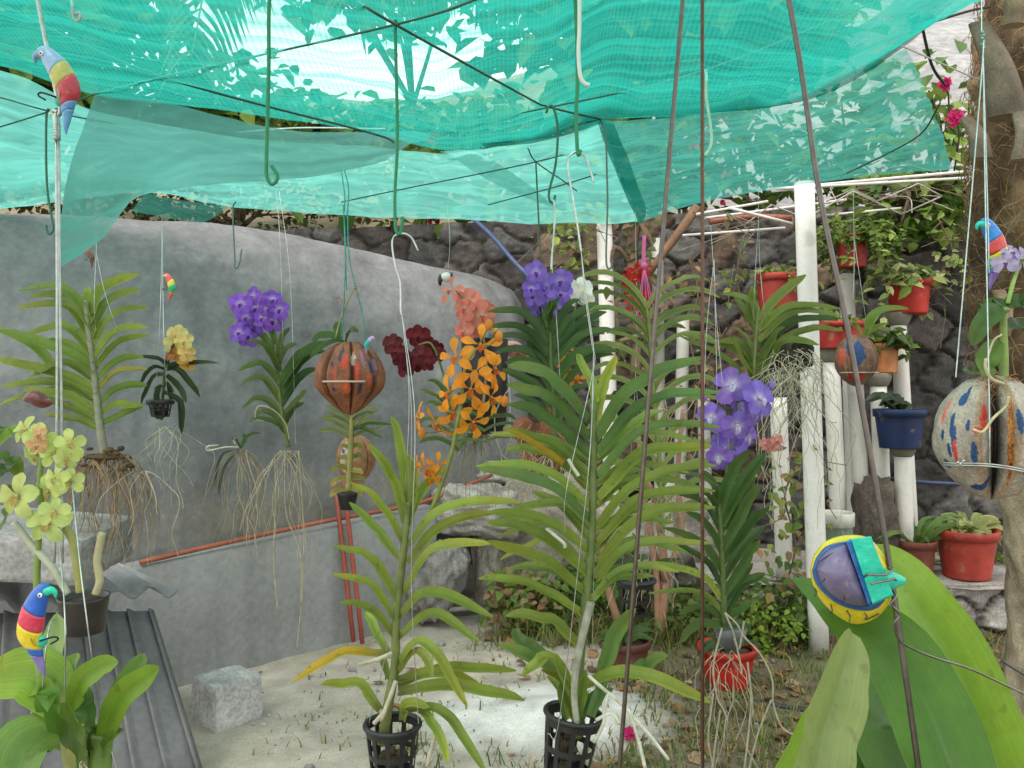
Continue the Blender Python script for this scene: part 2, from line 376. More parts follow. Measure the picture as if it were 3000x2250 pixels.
# rough terrace of boulders in the middle
def boulder(name,c,r,col,label,seed,cat='boulder',group=None,rot=0):
    mb=MB(); vs=[];fs=[];cc=[]; n,m=64,42
    for i in range(m+1):
        th=math.pi*i/m
        for j in range(n):
            a=2*math.pi*j/n; v=Vector((math.sin(th)*math.cos(a),math.sin(th)*math.sin(a),math.cos(th)))
            # chiselled: squash towards a box
            mx=max(abs(v.x),abs(v.y),abs(v.z)); v=v*(.62+.38/ mx*.82)
            k=1+.26*fbm(v.x*1.5+seed,v.y*1.5,v.z*1.5)+.085*fbm(v.x*5+seed,v.y*5,v.z*5)+.035*fbm(v.x*16+seed,v.y*16,v.z*16)
            p=Vector((v.x*r[0]*k,v.y*r[1]*k,v.z*r[2]*k)); p=Matrix.Rotation(rot,3,'Y')@p
            vs.append(Vector(c)+p); q=1+.3*fbm(v.x*3+seed,v.y*3,v.z*3)+.22*fbm(v.x*11+seed,v.y*11,v.z*11); cc.append(tuple(x*q for x in col))
    for i in range(m):
        for j in range(n):
            a=i*n+j; b=i*n+(j+1)%n; fs.append((a,a+n,b+n,b))
    mb.add(vs,fs,cols=cc); o=mb.build(name,M_stone); return tag(o,label,cat,group)
BG='boulders of the broken terrace'
boulder('boulder',P(1380,1490,5.25),(.34,.30,.17),(.30,.285,.255),'large pale flat boulder roofing the dark gap beside the grey wall',3,group=BG,rot=.12)
boulder('boulder',P(1285,1700,4.95),(.15,.2,.24),(.20,.195,.18),'dark grey boulder at the end of the low grey wall',8,group=BG,rot=.5)
boulder('boulder',P(1430,1650,5.3),(.10,.2,.30),(.31,.28,.24),'upright pale boulder to the right of the dark gap',13,group=BG)
boulder('boulder',P(1590,1560,5.5),(.40,.3,.42),(.27,.245,.21),'wide brownish boulder behind the tall middle orchid',21,group=BG)
boulder('boulder',P(1340,1390,5.7),(.5,.3,.13),(.29,.275,.25),'rough pale boulder at the top of the terrace by the grey mound',27,group=BG)
boulder('boulder',P(1890,1600,5.6),(.55,.3,.32),(.27,.25,.22),'low brown boulder behind the slender shrub stems',33,group=BG)
boulder('boulder',P(2560,1540,5.0),(.13,.12,.32),(.10,.085,.07),'pointed dark brown boulder standing among the white pipes',41,group=BG)

# ------------------------------------------------------------ plastered mound, low wall with its red pipe
def wall_y(x): return 3.98+.93*(x+1.56)
top=[(-500,600),(-250,612),(0,628),(150,636),(300,640),(450,648),(600,655),(800,682),(1000,722),(1200,766),(1400,812),(1500,850),(1530,905),(1545,1010)]
def topy(px):
    for (a,b),(c,e) in zip(top,top[1:]):
        if a<=px<=c: return b+(e-b)*(px-a)/(c-a)
    return 610
rows=[];cols=[]; nu,nvv=240,110
for j in range(nvv+1):
    q=j/nvv; row=[]
    for i in range(nu+1):
        px=-500+2045*i/nu
        # foot line just behind the low wall, crest farther back
        k=(px-1500)/F; yb=(3.98+.93*1.56)/(1-.93*k)+.16
        if px>1500: yb+=.15*((px-1500)/45)**2*.3
        cre=yb+.75; pb=P(px,1480,yb); pb.z=.45; pt=P(px,topy(px),cre)
        s=q; zz=pb.z+(pt.z-pb.z)*math.sin(s*math.pi/2)**.92; yy=(cre-yb)*(1-math.cos(s*math.pi/2)**1.0)
        t=(yb+yy)/yb; p=Vector((pb.x*(1+(t-1)*1.0),yb+yy,zz))
        n=fbm(p.x*1.1,p.y*1.1,p.z*1.1); n2=fbm(p.x*5,p.y*5,p.z*5); p+=Vector((.45,-.6,.3))*(.04*n+.010*n2+.006*fbm(p.x*16,p.y*16,p.z*16))
        row.append(p); g=.165*(1+.12*n+.09*n2+.10*fbm(p.x*7,p.z*.7,3)+.07*fbm(p.x*2.5+p.z*3,p.z*14,8))
        n3=fbm(p.x*2.1+4,p.z*3.0,2); st=smooth(1.0,.80,p.z+n3*.22)*smooth(-1.85,-1.5,p.x+n3*.2)*(.35+.65*smooth(-.25,.2,n3+.1))
        lt=smooth(.05,.5,fbm(p.x*.9,p.z*2.2,11))
        c=(g*(.98+.18*lt),g*(1.01+.18*lt),g*(1.03+.17*lt)); c=tuple(a+(b-a)*st*.4 for a,b in zip(c,(.25,.205,.14)))
        cols.append(c)
    rows.append(row)
# close the back so the mound has a body
last=rows[-1]; rows.append([p+Vector((-.45,.6,-.06)) for p in last]); cols+= [cols[-1]]*len(last)
rows.append([Vector((p.x-.9,p.y+1.2,-.1)) for p in last]); cols+= [cols[-1]]*len(last)
mb=MB(); mb.grid(rows,cols); o=mb.build('cement_mound',M_mound); tag(o,'big smooth mound rendered in grey cement behind the low wall','mound')
mb=MB(); xa,xb=-3.4,-.46; n=60; rows=[]; cols=[]
wd=Vector((1,.93,0)).normalized(); wn=Vector((wd.y,-wd.x,0))
def wall_top(x): return .60+.10*(x+1.7)/1.2
prof=[(0,-.1),(0,.35),(0,.97),(-.012,1.0),(-.16,1.0)]
for off,zf in prof:
    row=[]
    for i in range(n+1):
        x=xa+(xb-xa)*i/n; y=wall_y(x); z=wall_top(x)*zf if zf>0 else -.1
        nn=fbm(x*2.5,z*2.5,4); p=Vector((x,y,z))+wn*(off+.008*nn); row.append(p); g=.25*(1+.12*nn); cols.append((g,g*1.01,g*1.0))
    rows.append(row)
mb.grid(rows,cols)
e0=[r[-1] for r in rows]; mb.add(e0+[e0[-1]*1+Vector((0,0,-.85))],[tuple(range(len(e0)+1))],(.28,.28,.28))
o=mb.build('low_wall',M_mound); tag(o,'low smooth grey rendered wall below the red pipe','wall')
mb=MB((.30,.085,.05)); pts=[]
for px,py in ((410,1648),(640,1595),(900,1538),(1000,1518),(1240,1470),(1440,1392)):
    k=(px-1500)/F; yb=(3.98+.93*1.56)/(1-.93*k)-.02; pts.append(P(px,py,yb+.03))
mb.tube(pts,.0125,8,res=24); o=mb.build('rust_red_pipe',M_plas); tag(o,'long rust red pipe lying along the top of the low grey wall','pipe')
PG='thin red posts leaning on the low wall'
for (a,b,l) in (((982,1420),(1036,1880),'thin red post leaning on the low wall, left one of the pair'),((1006,1410),(1062,1885),'thin red post leaning on the low wall, right one of the pair')):
    mb=MB((.30,.07,.045)); mb.tube([P(*a,4.55),P(*b,4.5)],.013,8,res=4); tag(mb.build('red_post',M_plas),l,'post',PG)

# ------------------------------------------------------------ sheets, slab, blocks at lower left
mb=MB((.17,.17,.18)); Tl,Tr=P(-150,1800,2.75),P(452,1790,3.34); Bl,Br=P(-260,2440,2.35),P(598,2262,2.93)
rows=[];cols=[]; nu=150
def rib(u):
    f=(u*8.2)%1
    return .026*(smooth(.0,.06,f)-smooth(.16,.22,f))
for j in range(9):
    q=j/8; row=[]
    for i in range(nu+1):
        u=i/nu; p=Tl.lerp(Tr,u).lerp(Bl.lerp(Br,u),q)+Vector((-.2,-.75,.6))*rib(u); row.append(p)
        n=fbm(p.x*3,p.y*3,p.z*3); g=.115*(1+.3*n+.12*fbm(p.x*14,p.y*3,p.z*3)); cols.append((g,g*.99,g*1.03))
    rows.append(row)
mb.grid(rows,cols); o=mb.build('ribbed_metal_sheet',M_metal,solid=.004); tag(o,'dark grey ribbed metal sheet leaning against the low wall','sheet')
mb=MB(); a,b,c_,d_=P(-220,1590,3.2),P(330,1640,3.62),P(-300,1800,2.85),P(520,1728,3.42); rows=[];cols=[]
for j in range(13):
    q=j/12; row=[]
    for i in range(141):
        u=i/140; p=a.lerp(b,u).lerp(c_.lerp(d_,u),q); p=p+Vector((0,0,.022*math.sin(u*2*math.pi*7)))
        if j==12: p+=Vector((.2,-.5,0))*(.10*fbm(u*9,1,1)+.05*fbm(u*30,2,2))
        row.append(p); n=fbm(p.x*4,p.y*4,7); g=.25*(1+.3*n); cols.append((g,g*1.01,g*1.03))
    rows.append(row)
mb.grid(rows,cols); o=mb.build('corrugated_sheet',M_conc,solid=.008); tag(o,'broken grey corrugated fibre cement sheet resting on the wall','sheet')
mb=MB()
def rough_block(mb,c,sz,rot,col,n=9,jit=.008):
    for ax in range(3):
        for sg in (-1,1):
            rows=[];cols=[]
            for i in range(n+1):
                row=[]
                for j in range(n+1):
                    v=[0,0,0]; v[ax]=sg; v[(ax+1)%3]=(-1+2*i/n)*sg; v[(ax+2)%3]=-1+2*j/n
                    v=Vector(v); q=Vector((v.x*sz[0]/2,v.y*sz[1]/2,v.z*sz[2]/2)); k=fbm(q.x*14+c[0]*9,q.y*14,q.z*14)
                    e=sorted([abs(v.x),abs(v.y),abs(v.z)]); rd=1-.035*smooth(.75,1,e[1])-.02*smooth(.75,1,e[0])
                    row.append(Vector(c)+rot@(q*(rd*(1+.03*k)))); g=1+.2*k; cols.append(tuple(a*g for a in col))
                rows.append(row)
            mb.grid(rows,cols)
rough_block(mb,P(70,1588,3.0),(.62,.55,.16),Matrix.Rotation(.12,3,'Z')@Matrix.Rotation(.10,3,'Y'),(.225,.225,.22),14)
o=mb.build('concrete_slab',M_stone); tag(o,'rough grey concrete slab on the corrugated sheet at left edge','slab')
mb=MB(); rough_block(mb,(P(648,2075,3.45).x,3.52,.10),(.21,.22,.20),Matrix.Rotation(-.72,3,'Z'),(.36,.36,.35),14)
o=mb.build('concrete_block',M_stone); tag(o,'solid grey concrete block lying on the sand by the metal sheet','block')
mb=MB((.62,.6,.56)); mb.tube([P(1170,1800,5.0),P(1440,1775,5.2)],.016,8,res=4); tag(mb.build('white_rod',M_pvc),'thin white rod lying on the ground below the boulders','rod')
# dark hoses
mb=MB((.045,.075,.16)); mb.tube([P(1372,628,6.2),P(1440,690,6.0),P(1500,760,5.8),P(1565,830,5.7),P(1760,1060,5.7)],.017,8,res=16); tag(mb.build('blue_hose',M_black),'dark blue hose slanting down in front of the stone wall','hose')
mb=MB((.03,.03,.035)); mb.tube([P(1800,2005,4.0),P(2020,2025,3.9),P(2200,2055,3.75),P(2400,2085,3.65),P(2700,2100,3.6)],.014,8,res=24); tag(mb.build('black_hose',M_black),'black garden hose lying across the dirt','hose')
mb=MB((.04,.06,.12)); mb.tube([P(2600,1400,5.45),P(2700,1412,5.4),P(2850,1420,5.35)],.013,8,res=8); tag(mb.build('blue_pipe',M_black),'thin dark blue pipe along the foot of the stone wall','pipe')

# ------------------------------------------------------------ hillside and sky-side trees beyond the wall
rows=[];cols=[]
for j in range(40):
    q=j/39; row=[]
    for i in range(80):
        x=-14+30*i/79; y=7.3+q*16; n=fbm(x*.5,y*.5,2); n2=fbm(x*3,y*3,5)
        z=2.55+max(0,q-.03)*9*(smooth(-3,9,x)*.4+.80)+.3*n+.08*n2; row.append((x,y,z)); e=smooth(-1,4,x+n); c0=(.22,.19,.12); g=(1+.3*n2+.2*n); cols.append(tuple((a+(.27-a)*e)*g for a in c0))
    rows.append(row)
mb=MB(); mb.grid(rows,cols); o=mb.build('hillside',M_stone); tag(o,kind='structure')
GR=[(.11,.20,.035),(.15,.26,.04),(.075,.15,.035),(.21,.30,.06)]
def crown(mb,c,r,n,size,cols,tries=4,clump=9,ck=.28):
    c=Vector(c); cl=[]
    for _ in range(clump*tries):
        v=Vector((rnd(-1,1),rnd(-1,1),rnd(-1,1)))
        if .25<v.length<1: cl.append(v)
    for i in range(n):
        k=random.choice(cl); v=k+Vector((random.gauss(0,ck),random.gauss(0,ck),random.gauss(0,ck)))
        p=c+Vector((v.x*r[0],v.y*r[1],v.z*r[2]))
        dr=Vector((rnd(-1,1),rnd(-1,1),rnd(-1.1,.3))); nn=Vector((rnd(-.5,.5),rnd(-.8,.2),1))
        mb.hleaf(p,dr,nn,size*rnd(.6,1.25),c_var(random.choice(cols),.2),rnd(.7,1))
    return [c+Vector((k.x*r[0],k.y*r[1],k.z*r[2])) for k in cl]
def shrub(name,c,r,n,size,cols,label,foot,cat='shrub',group=None,blossom=0,limbs=9):
    root=thing(name,foot,label,cat,group); mb=MB(); cl=crown(mb,c,r,n,size,cols); mb.build('crown',M_bush,root,smooth=False)
    tb=MB((.12,.09,.065)); f=Vector(foot); mid=f.lerp(Vector(c),.55)
    tb.tube([f,f.lerp(mid,.5)+Vector((rnd(-.05,.05),0,0)),mid],lambda t:.045*(1-.5*t),7,res=6)
    for k in random.sample(cl,min(limbs,len(cl))):
        tb.tube([mid,mid.lerp(k,.5)+Vector((rnd(-.1,.1),rnd(-.1,.1),rnd(0,.12))),k],lambda t:.02*(1-.8*t)+.003,5,res=7)
    tb.build('trunk',M_wood,root)
    if blossom:
        bb=MB()
        for _ in range(blossom):
            k=random.choice(cl)+Vector((random.gauss(0,.13),random.gauss(0,.13),random.gauss(0,.10))); col=c_var(random.choice([(.62,.03,.12),(.70,.06,.17),(.55,.03,.05)]),.15)
            for q in range(7):
                dr=Vector((rnd(-1,1),rnd(-1,1),rnd(-1,1))); bb.hleaf(k+dr*.02,dr,Vector((rnd(-1,1),-1,rnd(-1,1))),rnd(.035,.06),col)
        bb.build('blossoms',M_petal,root,smooth=False)
    return root
TG='trees and shrubs above the stone wall'

def up(px,py,d,r,n,size,label,name='broad_leaved_tree',cols=GR,blossom=0,cat='tree',fz=None):
    c=P(px,py,d); return shrub(name,c,r,n,size,cols,label,(c.x+rnd(-.2,.2),d+.3,(fz if fz is not None else 2.5)),cat,TG,blossom)
up(-70,60,7.6,(1.65,.9,1.0),2600,.30,'dense tree behind the shade net at far upper left')
up(420,330,8.2,(1.5,.6,.55),1300,.2,'leafy tree glimpsed through the gap between the upper nets')
up(-200,-60,6.5,(1.2,.8,1.0),1500,.28,'tree beyond the net at the far left edge')
up(1180,-90,7.0,(1.0,.7,.42),420,.2,'tree with drooping round leaves against the white sky')
up(1920,60,7.2,(1.2,.8,.85),1900,.27,'tall tree behind the middle of the upper net')
up(2150,20,7.4,(.9,.8,.6),900,.27,'tree behind the right part of the upper net')
up(1000,330,9.5,(2.1,.6,.34),800,.22,'low leafy tree on the far hillside below the bright sky')
BC='bougainvillea'
up(1480,490,6.9,(1.5,.45,.48),1100,.15,'bougainvillea with red blossoms behind the middle of the lower net','bougainvillea_shrub',blossom=26,cat=BC)
up(2000,470,6.8,(1.2,.45,.55),900,.16,'bougainvillea with red blossoms behind the dark seam of the net','bougainvillea_shrub',blossom=22,cat=BC)
up(2480,430,6.7,(.9,.45,.5),360,.17,'bougainvillea with scattered blossoms behind the right hand net panel','bougainvillea_shrub',blossom=9,cat=BC)
up(2765,440,5.6,(.22,.25,.50),170,.12,'bougainvillea with bright pink blossoms beside the palm trunk','bougainvillea_shrub',blossom=0,cat=BC)
up(700,560,7.4,(1.9,.4,.42),2000,.08,'low dark hedge of shrubs along the top of the grey mound','hedge_shrub',cols=[(.05,.085,.025),(.08,.12,.03),(.10,.075,.03)],cat='shrub')
up(2660,610,5.5,(.55,.22,.22),300,.12,'broad leaved climber hanging under the white metal trellis','climbing_vine',cat='vine',fz=2.75)
# palm fronds against the sky
def frond(px,py,d,tx,ty,label):
    base=P(px,py,d); tip=P(tx,ty,d-.5); mid=base.lerp(tip,.5)+Vector((0,0,.35)); root=thing('palm_frond',base,label,'palm frond','palm fronds above the net')
    pts=cr([base,mid,tip],26); mb=MB((.16,.17,.06)); mb.tube(pts,lambda t:.022*(1-.8*t),6); mb.build('midrib',M_stem,root)
    lf=MB()
    for i in range(3,26):
        t=i/26; tg=(pts[i+1]-pts[i-1]).normalized()
        for sg in (-1,1):
            for _ in range(2):
                dr=(tg*.5+Vector((sg*.55*abs(tg.z)+sg*.25,sg*.5,-.75))).normalized(); L=.75*(1-.55*t)*rnd(.85,1.1); q=pts[i]+tg*rnd(0,.03)
                lf.strap([q,q+dr*L*.55+Vector((0,0,.03)),q+dr*L+Vector((0,0,-.10))],.035,5,.3,nrm=(rnd(-.4,.4),-.8,.5),prof='lance',col=c_var((.10,.17,.04)))
    lf.build('leaflets',M_bush,root)
frond(1640,-160,6.3,1010,-20,'long palm frond crossing the sky above the net')
frond(700,-260,6.6,560,170,'palm frond hanging at the left of the bright sky patch')
# bright pink bunches beside the palm
for (px,py,r,l) in ((2800,345,.030,'bright magenta bougainvillea bunch close to the palm trunk'),(2770,245,.014,'small pink bougainvillea sprig above the magenta bunch')):
    root=thing('bougainvillea_bunch',P(px,py,5.0),l,'blossoms'); bb=MB()
    for q in range(70):
        v=Vector((random.gauss(0,.6),random.gauss(0,.6),random.gauss(0,.6)))*r; bb.hleaf(P(px,py,5.0)+v,Vector((rnd(-1,1),rnd(-1,1),rnd(-1,1))),Vector((rnd(-1,1),-1,rnd(-1,1))),rnd(.025,.042),c_var((.60,.02,.17),.15))
    bb.build('bracts',M_petal,root,smooth=False)
    tw=MB((.15,.11,.08)); tw.tube([P(px,py,5.0),P(px+10,py+60,5.3),P(px-10,py+190,5.5)],.006,5,res=6); tw.build('twig',M_wood,root)

# ------------------------------------------------------------ palm trunk at right
pt=[(3200,-420,.33),(3155,0,.33),(3135,300,.34),(3120,560,.335),(3110,900,.31),(3130,1250,.275),(3150,1600,.25),(3160,2350,.25)]
D=3.3; root=thing('palm_tree',P(3140,2250,D)*1,'shaggy palm trunk wrapped in brown fibre at the right edge','palm tree'); 
rows=[];cols=[]; q=[(P(a,b,D),r) for a,b,r in pt]; ctr=cr([x for x,_ in q],90); rad=cr([Vector((r,0,0)) for _,r in q],90)
for i,(p,r) in enumerate(zip(ctr,rad)):
    row=[]
    for j in range(65):
        a=2*math.pi*j/64; n=fbm(math.cos(a)*1.5,math.sin(a)*1.5,p.z*2.5); n2=fbm(math.cos(a)*5,math.sin(a)*5,p.z*14)
        rr=r.x*(1+.10*n+.05*n2+.03*math.sin(p.z*26+2*n)); row.append(p+Vector((rr*math.cos(a),rr*math.sin(a),0)))
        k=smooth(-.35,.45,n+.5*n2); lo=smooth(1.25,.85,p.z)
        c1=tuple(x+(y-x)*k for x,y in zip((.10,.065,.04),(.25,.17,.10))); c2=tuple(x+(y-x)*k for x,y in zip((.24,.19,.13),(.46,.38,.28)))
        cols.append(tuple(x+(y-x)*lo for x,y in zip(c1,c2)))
    rows.append(row)
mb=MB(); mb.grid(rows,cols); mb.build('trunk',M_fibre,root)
fb=MB()
for _ in range(1700):
    i=random.randrange(8,66); a=rnd(math.pi*.75,math.pi*1.75); p=ctr[i]+Vector((math.cos(a),math.sin(a),0))*(rad[i].x*1.02)
    o=Vector((math.cos(a),math.sin(a),0)); tg=Vector((-math.sin(a),math.cos(a),0)); L=rnd(.04,.12)
    v=tg*rnd(-1,1)+Vector((0,0,rnd(-1,.6)))+o*rnd(0,.22); v.normalize()
    fb.tube([p,p+v*L*.5+o*.015,p+v*L+Vector((0,0,-.03))],.0014,3,c_var(random.choice([(.30,.19,.09),(.21,.13,.07),(.36,.26,.15),(.15,.10,.06)])),res=4,cap=False)
o=fb.build('fibres',M_fibre,root); o['kind']='stuff'
def stub(a,b,w0,w1,col,n=0):
    mb=MB(); A=P(*a); B=P(*b); ax=(B-A); sd=Vector((1,0,0)); pts=cr([A,A.lerp(B,.5)+Vector((0,-.03,0)),B],8); rows=[];cols=[]
    for i,p in enumerate(pts):
        t=i/8; ww=(w0+(w1-w0)*t)/F*p.y; row=[]
        for j in range(13):
            an=2*math.pi*j/12; row.append(p+Vector((math.cos(an)*ww*.5,math.sin(an)*ww*.34,0))); k=(1+.35*fbm(j*1.3,p.z*3,2)+.15*fbm(j*3,p.z*30,5))*(.75+.25*math.sin(math.pi*min(1,t*1.2))); cols.append(tuple(x*k for x in col))
        rows.append(row)
    mb.grid(rows,cols); mb.add(rows[0][:12],[tuple(range(12))],(.2,.15,.1)); mb.add(rows[-1][:12],[tuple(range(12))],(.3,.24,.18)); mb.build('leaf_base',M_wood,root)
stub((2868,70,3.02),(2955,345,2.96),60,120,(.19,.155,.115))
stub((2955,-80,2.94),(2968,75,2.94),46,66,(.28,.21,.14))
stub((2830,345,3.02),(2875,465,2.97),40,66,(.24,.19,.14))
stub((2985,330,2.92),(2998,470,2.90),46,76,(.26,.21,.16))
stub((2925,850,2.98),(2945,985,3.0),40,30,(.30,.22,.14))

# ------------------------------------------------------------ white trellis and brown beams
root=thing('metal_trellis',P(2400,560,5.2),'white painted metal rod trellis under the net at right','trellis'); mb=MB((.62,.60,.58))
def rod(mb,a,b,r=.009): mb.tube([P(*a),P(*b)],r,6,res=3)
for a,b in (((2245,556,5.0),(2860,500,4.9)),((2300,552,4.95),(2860,520,4.9)),((2060,640,5.5),(2480,585,5.4)),((2000,690,5.3),(2300,668,5.3)),((2380,635,5.5),(2640,610,5.4)),((2040,628,5.2),(2250,590,5.2)),((2140,610,5.1),(2320,655,5.1)),((2260,560,5.0),(2600,530,5.0))): rod(mb,a,b)
mb.build('chord_rods',M_pvc,root)
mb=MB((.44,.42,.39)); z=[(2420,590,5.1),(2500,555,5.0),(2570,590,5.1),(2690,538,5.0),(2760,575,5.1),(2640,628,5.3),(2500,560,5.2),(2360,640,5.3),(2260,600,5.2),(2180,660,5.3)]
for a,b in zip(z,z[1:]): rod(mb,a,b,.0045)
mb.build('zigzag_braces',M_pvc,root)
root=thing('dry_twigs',P(2400,600,5.2),'tangle of dry brown twigs caught in the white trellis','twigs'); mb=MB()
for q in range(46):
    x=rnd(2020,2820); y=655-(x-2020)*.17+rnd(-35,45); dd=rnd(4.95,5.5); mb.tube([P(x,y,dd),P(x+rnd(-70,70),y+rnd(-25,25),dd+rnd(-.1,.1)),P(x+rnd(-140,140),y+rnd(-45,60),dd+rnd(-.15,.15))],rnd(.0016,.004),4,c_var(random.choice([(.26,.20,.14),(.17,.12,.08),(.36,.31,.25)]),.2),res=8,cap=False)
mb.build('twigs',M_wood,root)
mb=MB((.26,.085,.05)); mb.tube([P(2080,650,5.6),P(2200,635,5.6),P(2320,640,5.5)],.022,8,res=6); tag(mb.build('red_brown_pipe',M_plas),'red brown pipe running beneath the white trellis','pipe')
mb=MB((.17,.10,.06)); mb.tube([P(2040,610,5.6),P(1990,680,5.5),P(1900,800,5.45)],lambda t:.035-.01*t,8,res=6); tag(mb.build('wooden_beam',M_wood),'slanting brown wooden beam under the dark net seam','beam')
# ------------------------------------------------------------ shade nets
def net(name,label,ctrl,mat,nu=90,nv=50,amp=.03,frq=2.2,root=None,seam=None,part=None):
    R_=[cr(r if isinstance(r[0],Vector) else [P(*p) for p in r],nu) for r in ctrl]
    colsC=[cr([R_[k][i] for k in range(len(R_))],nv) for i in range(nu+1)]
    rows=[];uv=[]
    for j in range(nv+1):
        row=[]
        for i in range(nu+1):
            p=colsC[i][j]; e=min(1,min(j,nv-j)/4+.25)
            n=fbm(p.x*frq+ctrl[0][0][0]*.01,p.y*frq*.6,p.z*frq)+.5*fbm(p.x*frq*3,p.y*frq,1)
            row.append(p+Vector((0,-.25*n,n))*(amp*e)); 
        rows.append(row)
    mb=MB(); mb.grid(rows)
    o=mb.build(part or name,mat,root)
    me=o.data; ul=me.uv_layers.new(name='UVMap'); W=(R_[0][-1]-R_[0][0]).length; H=(colsC[nu//2][-1]-colsC[nu//2][0]).length
    uvs=np.zeros((len(me.loops),2),dtype=np.float32); li=np.zeros(len(me.loops),dtype=np.int32); me.loops.foreach_get('vertex_index',li)
    uvs[:,0]=(li%(nu+1))/nu*W; uvs[:,1]=(li//(nu+1))/nv*H; ul.data.foreach_set('uv',uvs.ravel())
    if label: tag(o,label,'shade net')
    return o,rows
N_top=net_mat('shade_net_bright',(.03,.43,.355),.60,150)
N_far=net_mat('shade_net_pale',(.17,.60,.53),.66)
N_flap=net_mat('shade_net_flap',(.15,.45,.40),.78)
N_seam=net_mat('shade_net_seam',(.015,.20,.16),.85)
N_dbl=net_mat('shade_net_double',(.006,.20,.16),.72)
N_dark=net_mat('shade_net_deep',(.07,.38,.32),.57)
EA=[(-650,40,2.6),(-300,120,2.6),(0,192,2.6),(275,278,2.6),(640,318,2.8),(1080,390,3.0),(1310,440,3.1),(1580,402,2.95),(1762,352,2.75),(2100,326,2.75),(2400,282,2.85),(2650,132,2.95),(2790,2,3.05),(2960,-180,3.1)]
def lift(fd,z):
    out=[]
    for px,py,d in EA:
        e=P(px,py,d); x=e.x*(.55+.45*fd) ; out.append(Vector((x*1.0,e.y*fd+.0,z+(e.z-2.45)*.6*fd)))
    return out
ctrl=[lift(-1.0,2.5),lift(-.4,2.46),lift(.10,2.42),lift(.45,2.36),lift(.72,2.37),[P(*p) for p in EA]]  # first rows run on unseen behind the camera, added to dim the light below
net('upper_shade_net','bright teal shade net stretched overhead across the whole garden',ctrl,N_top,170,110,.034,2.0)
net('hanging_net_flap','torn pale grey green net flap hanging to a point at left',
    [[(276,279,2.58),(480,300,2.66),(640,338,2.78),(880,385,2.98),(1262,384,3.12)],[(190,540,2.55),(390,480,2.64),(640,440,2.78),(900,450,2.96),(1200,425,3.1)],[(172,785,2.52),(300,700,2.60),(440,566,2.72),(900,520,2.95),(1130,472,3.08)]],N_flap,80,40,.02,3)
net('lower_shade_net','pale teal lower net sagging behind the hanging flap',
    [[(-420,120,2.75),(0,205,2.75),(300,330,2.9),(700,402,3.35),(1080,430,3.35),(1310,444,3.2),(1580,408,3.05),(1765,356,2.8)],
     [(-420,400,3.5),(0,425,3.5),(300,450,3.6),(700,500,3.9),(1080,520,4.0),(1310,530,4.0),(1600,520,3.9),(1815,500,3.5)],
     [(-420,625,4.25),(0,612,4.25),(430,564,4.35),(650,600,4.45),(1000,630,4.65),(1300,640,4.75),(1600,655,4.7),(1872,650,4.25)]],N_far,130,50,.03,2.4)
net('right_net_panel','dark sea green net panel hanging at right from the black seam',
    [[(1764,354,2.78),(2100,330,2.80),(2400,286,2.9),(2655,138,3.0)],[(1815,500,3.5),(2130,450,3.5),(2420,400,3.6),(2725,300,3.7)],[(1874,652,4.22),(2000,610,4.2),(2200,564,4.2),(2400,534,4.25),(2795,492,4.35)]],N_dark,90,50,.025,2.6)
net('left_net_fold','darker doubled net fold low at the left edge',
    [[(-300,520,4.0),(0,478,4.0),(150,455,4.0),(420,480,4.1),(600,500,4.2)],[(-300,600,4.1),(0,545,4.1),(150,520,4.1),(420,530,4.15),(600,545,4.25)],[(-300,640,4.18),(0,585,4.18),(200,560,4.15),(420,560,4.2),(600,560,4.3)]],N_dark,60,14,.02,3)
net('net_scrap','small dark green net scrap hanging over the grey mound',
    [[(425,566,4.42),(560,590,4.46),(668,603,4.5)],[(400,600,4.42),(520,620,4.45),(640,625,4.5)],[(385,618,4.42),(500,640,4.44),(588,652,4.48)]],N_dark,30,14,.015,4)
# seam: the folded dark hem dropping from the tie point
net('net_seam','dark folded seam strip falling from the tied corner to the pointed hem',
    [[(1748,350,2.74),(1775,350,2.74),(1796,356,2.76)],[(1790,470,3.26),(1815,480,3.26),(1846,480,3.26)],[(1850,610,3.96),(1868,616,3.96),(1892,612,3.96)],[(1868,650,4.2),(1874,656,4.2),(1884,648,4.2)]],N_seam,8,30,.01,3)
net('net_hem','dark rolled hem under the upper net near the tied corner',
    [[(1410,420,3.0),(1560,400,2.96),(1680,372,2.85),(1762,350,2.76)],[(1425,432,3.02),(1565,420,2.98),(1690,388,2.87),(1772,356,2.78)]],N_seam,30,6,.012,3)
net('net_fold','olive green doubled net fold crossing the lower net',
    [[(1290,442,3.25),(1400,448,3.3),(1520,520,3.8),(1620,600,4.3)],[(1310,450,3.25),(1420,520,3.6),(1540,580,4.1),(1650,612,4.4)]],N_flap,40,10,.015,3)

net('net_fold','deep teal doubled fold running along the right edge of the upper net',
    [[(1330,438,3.08),(1580,404,2.93),(1764,354,2.73),(2100,328,2.73),(2400,284,2.83),(2652,134,2.93),(2790,4,3.03)],
     [(1420,415,3.02),(1600,370,2.87),(1800,300,2.66),(2100,262,2.66),(2380,205,2.74),(2600,90,2.85),(2730,-30,2.95)],
     [(1500,392,2.96),(1650,325,2.78),(1850,262,2.58),(2100,215,2.58),(2350,150,2.66),(2560,50,2.78),(2680,-60,2.88)]],N_dbl,90,16,.012,3)
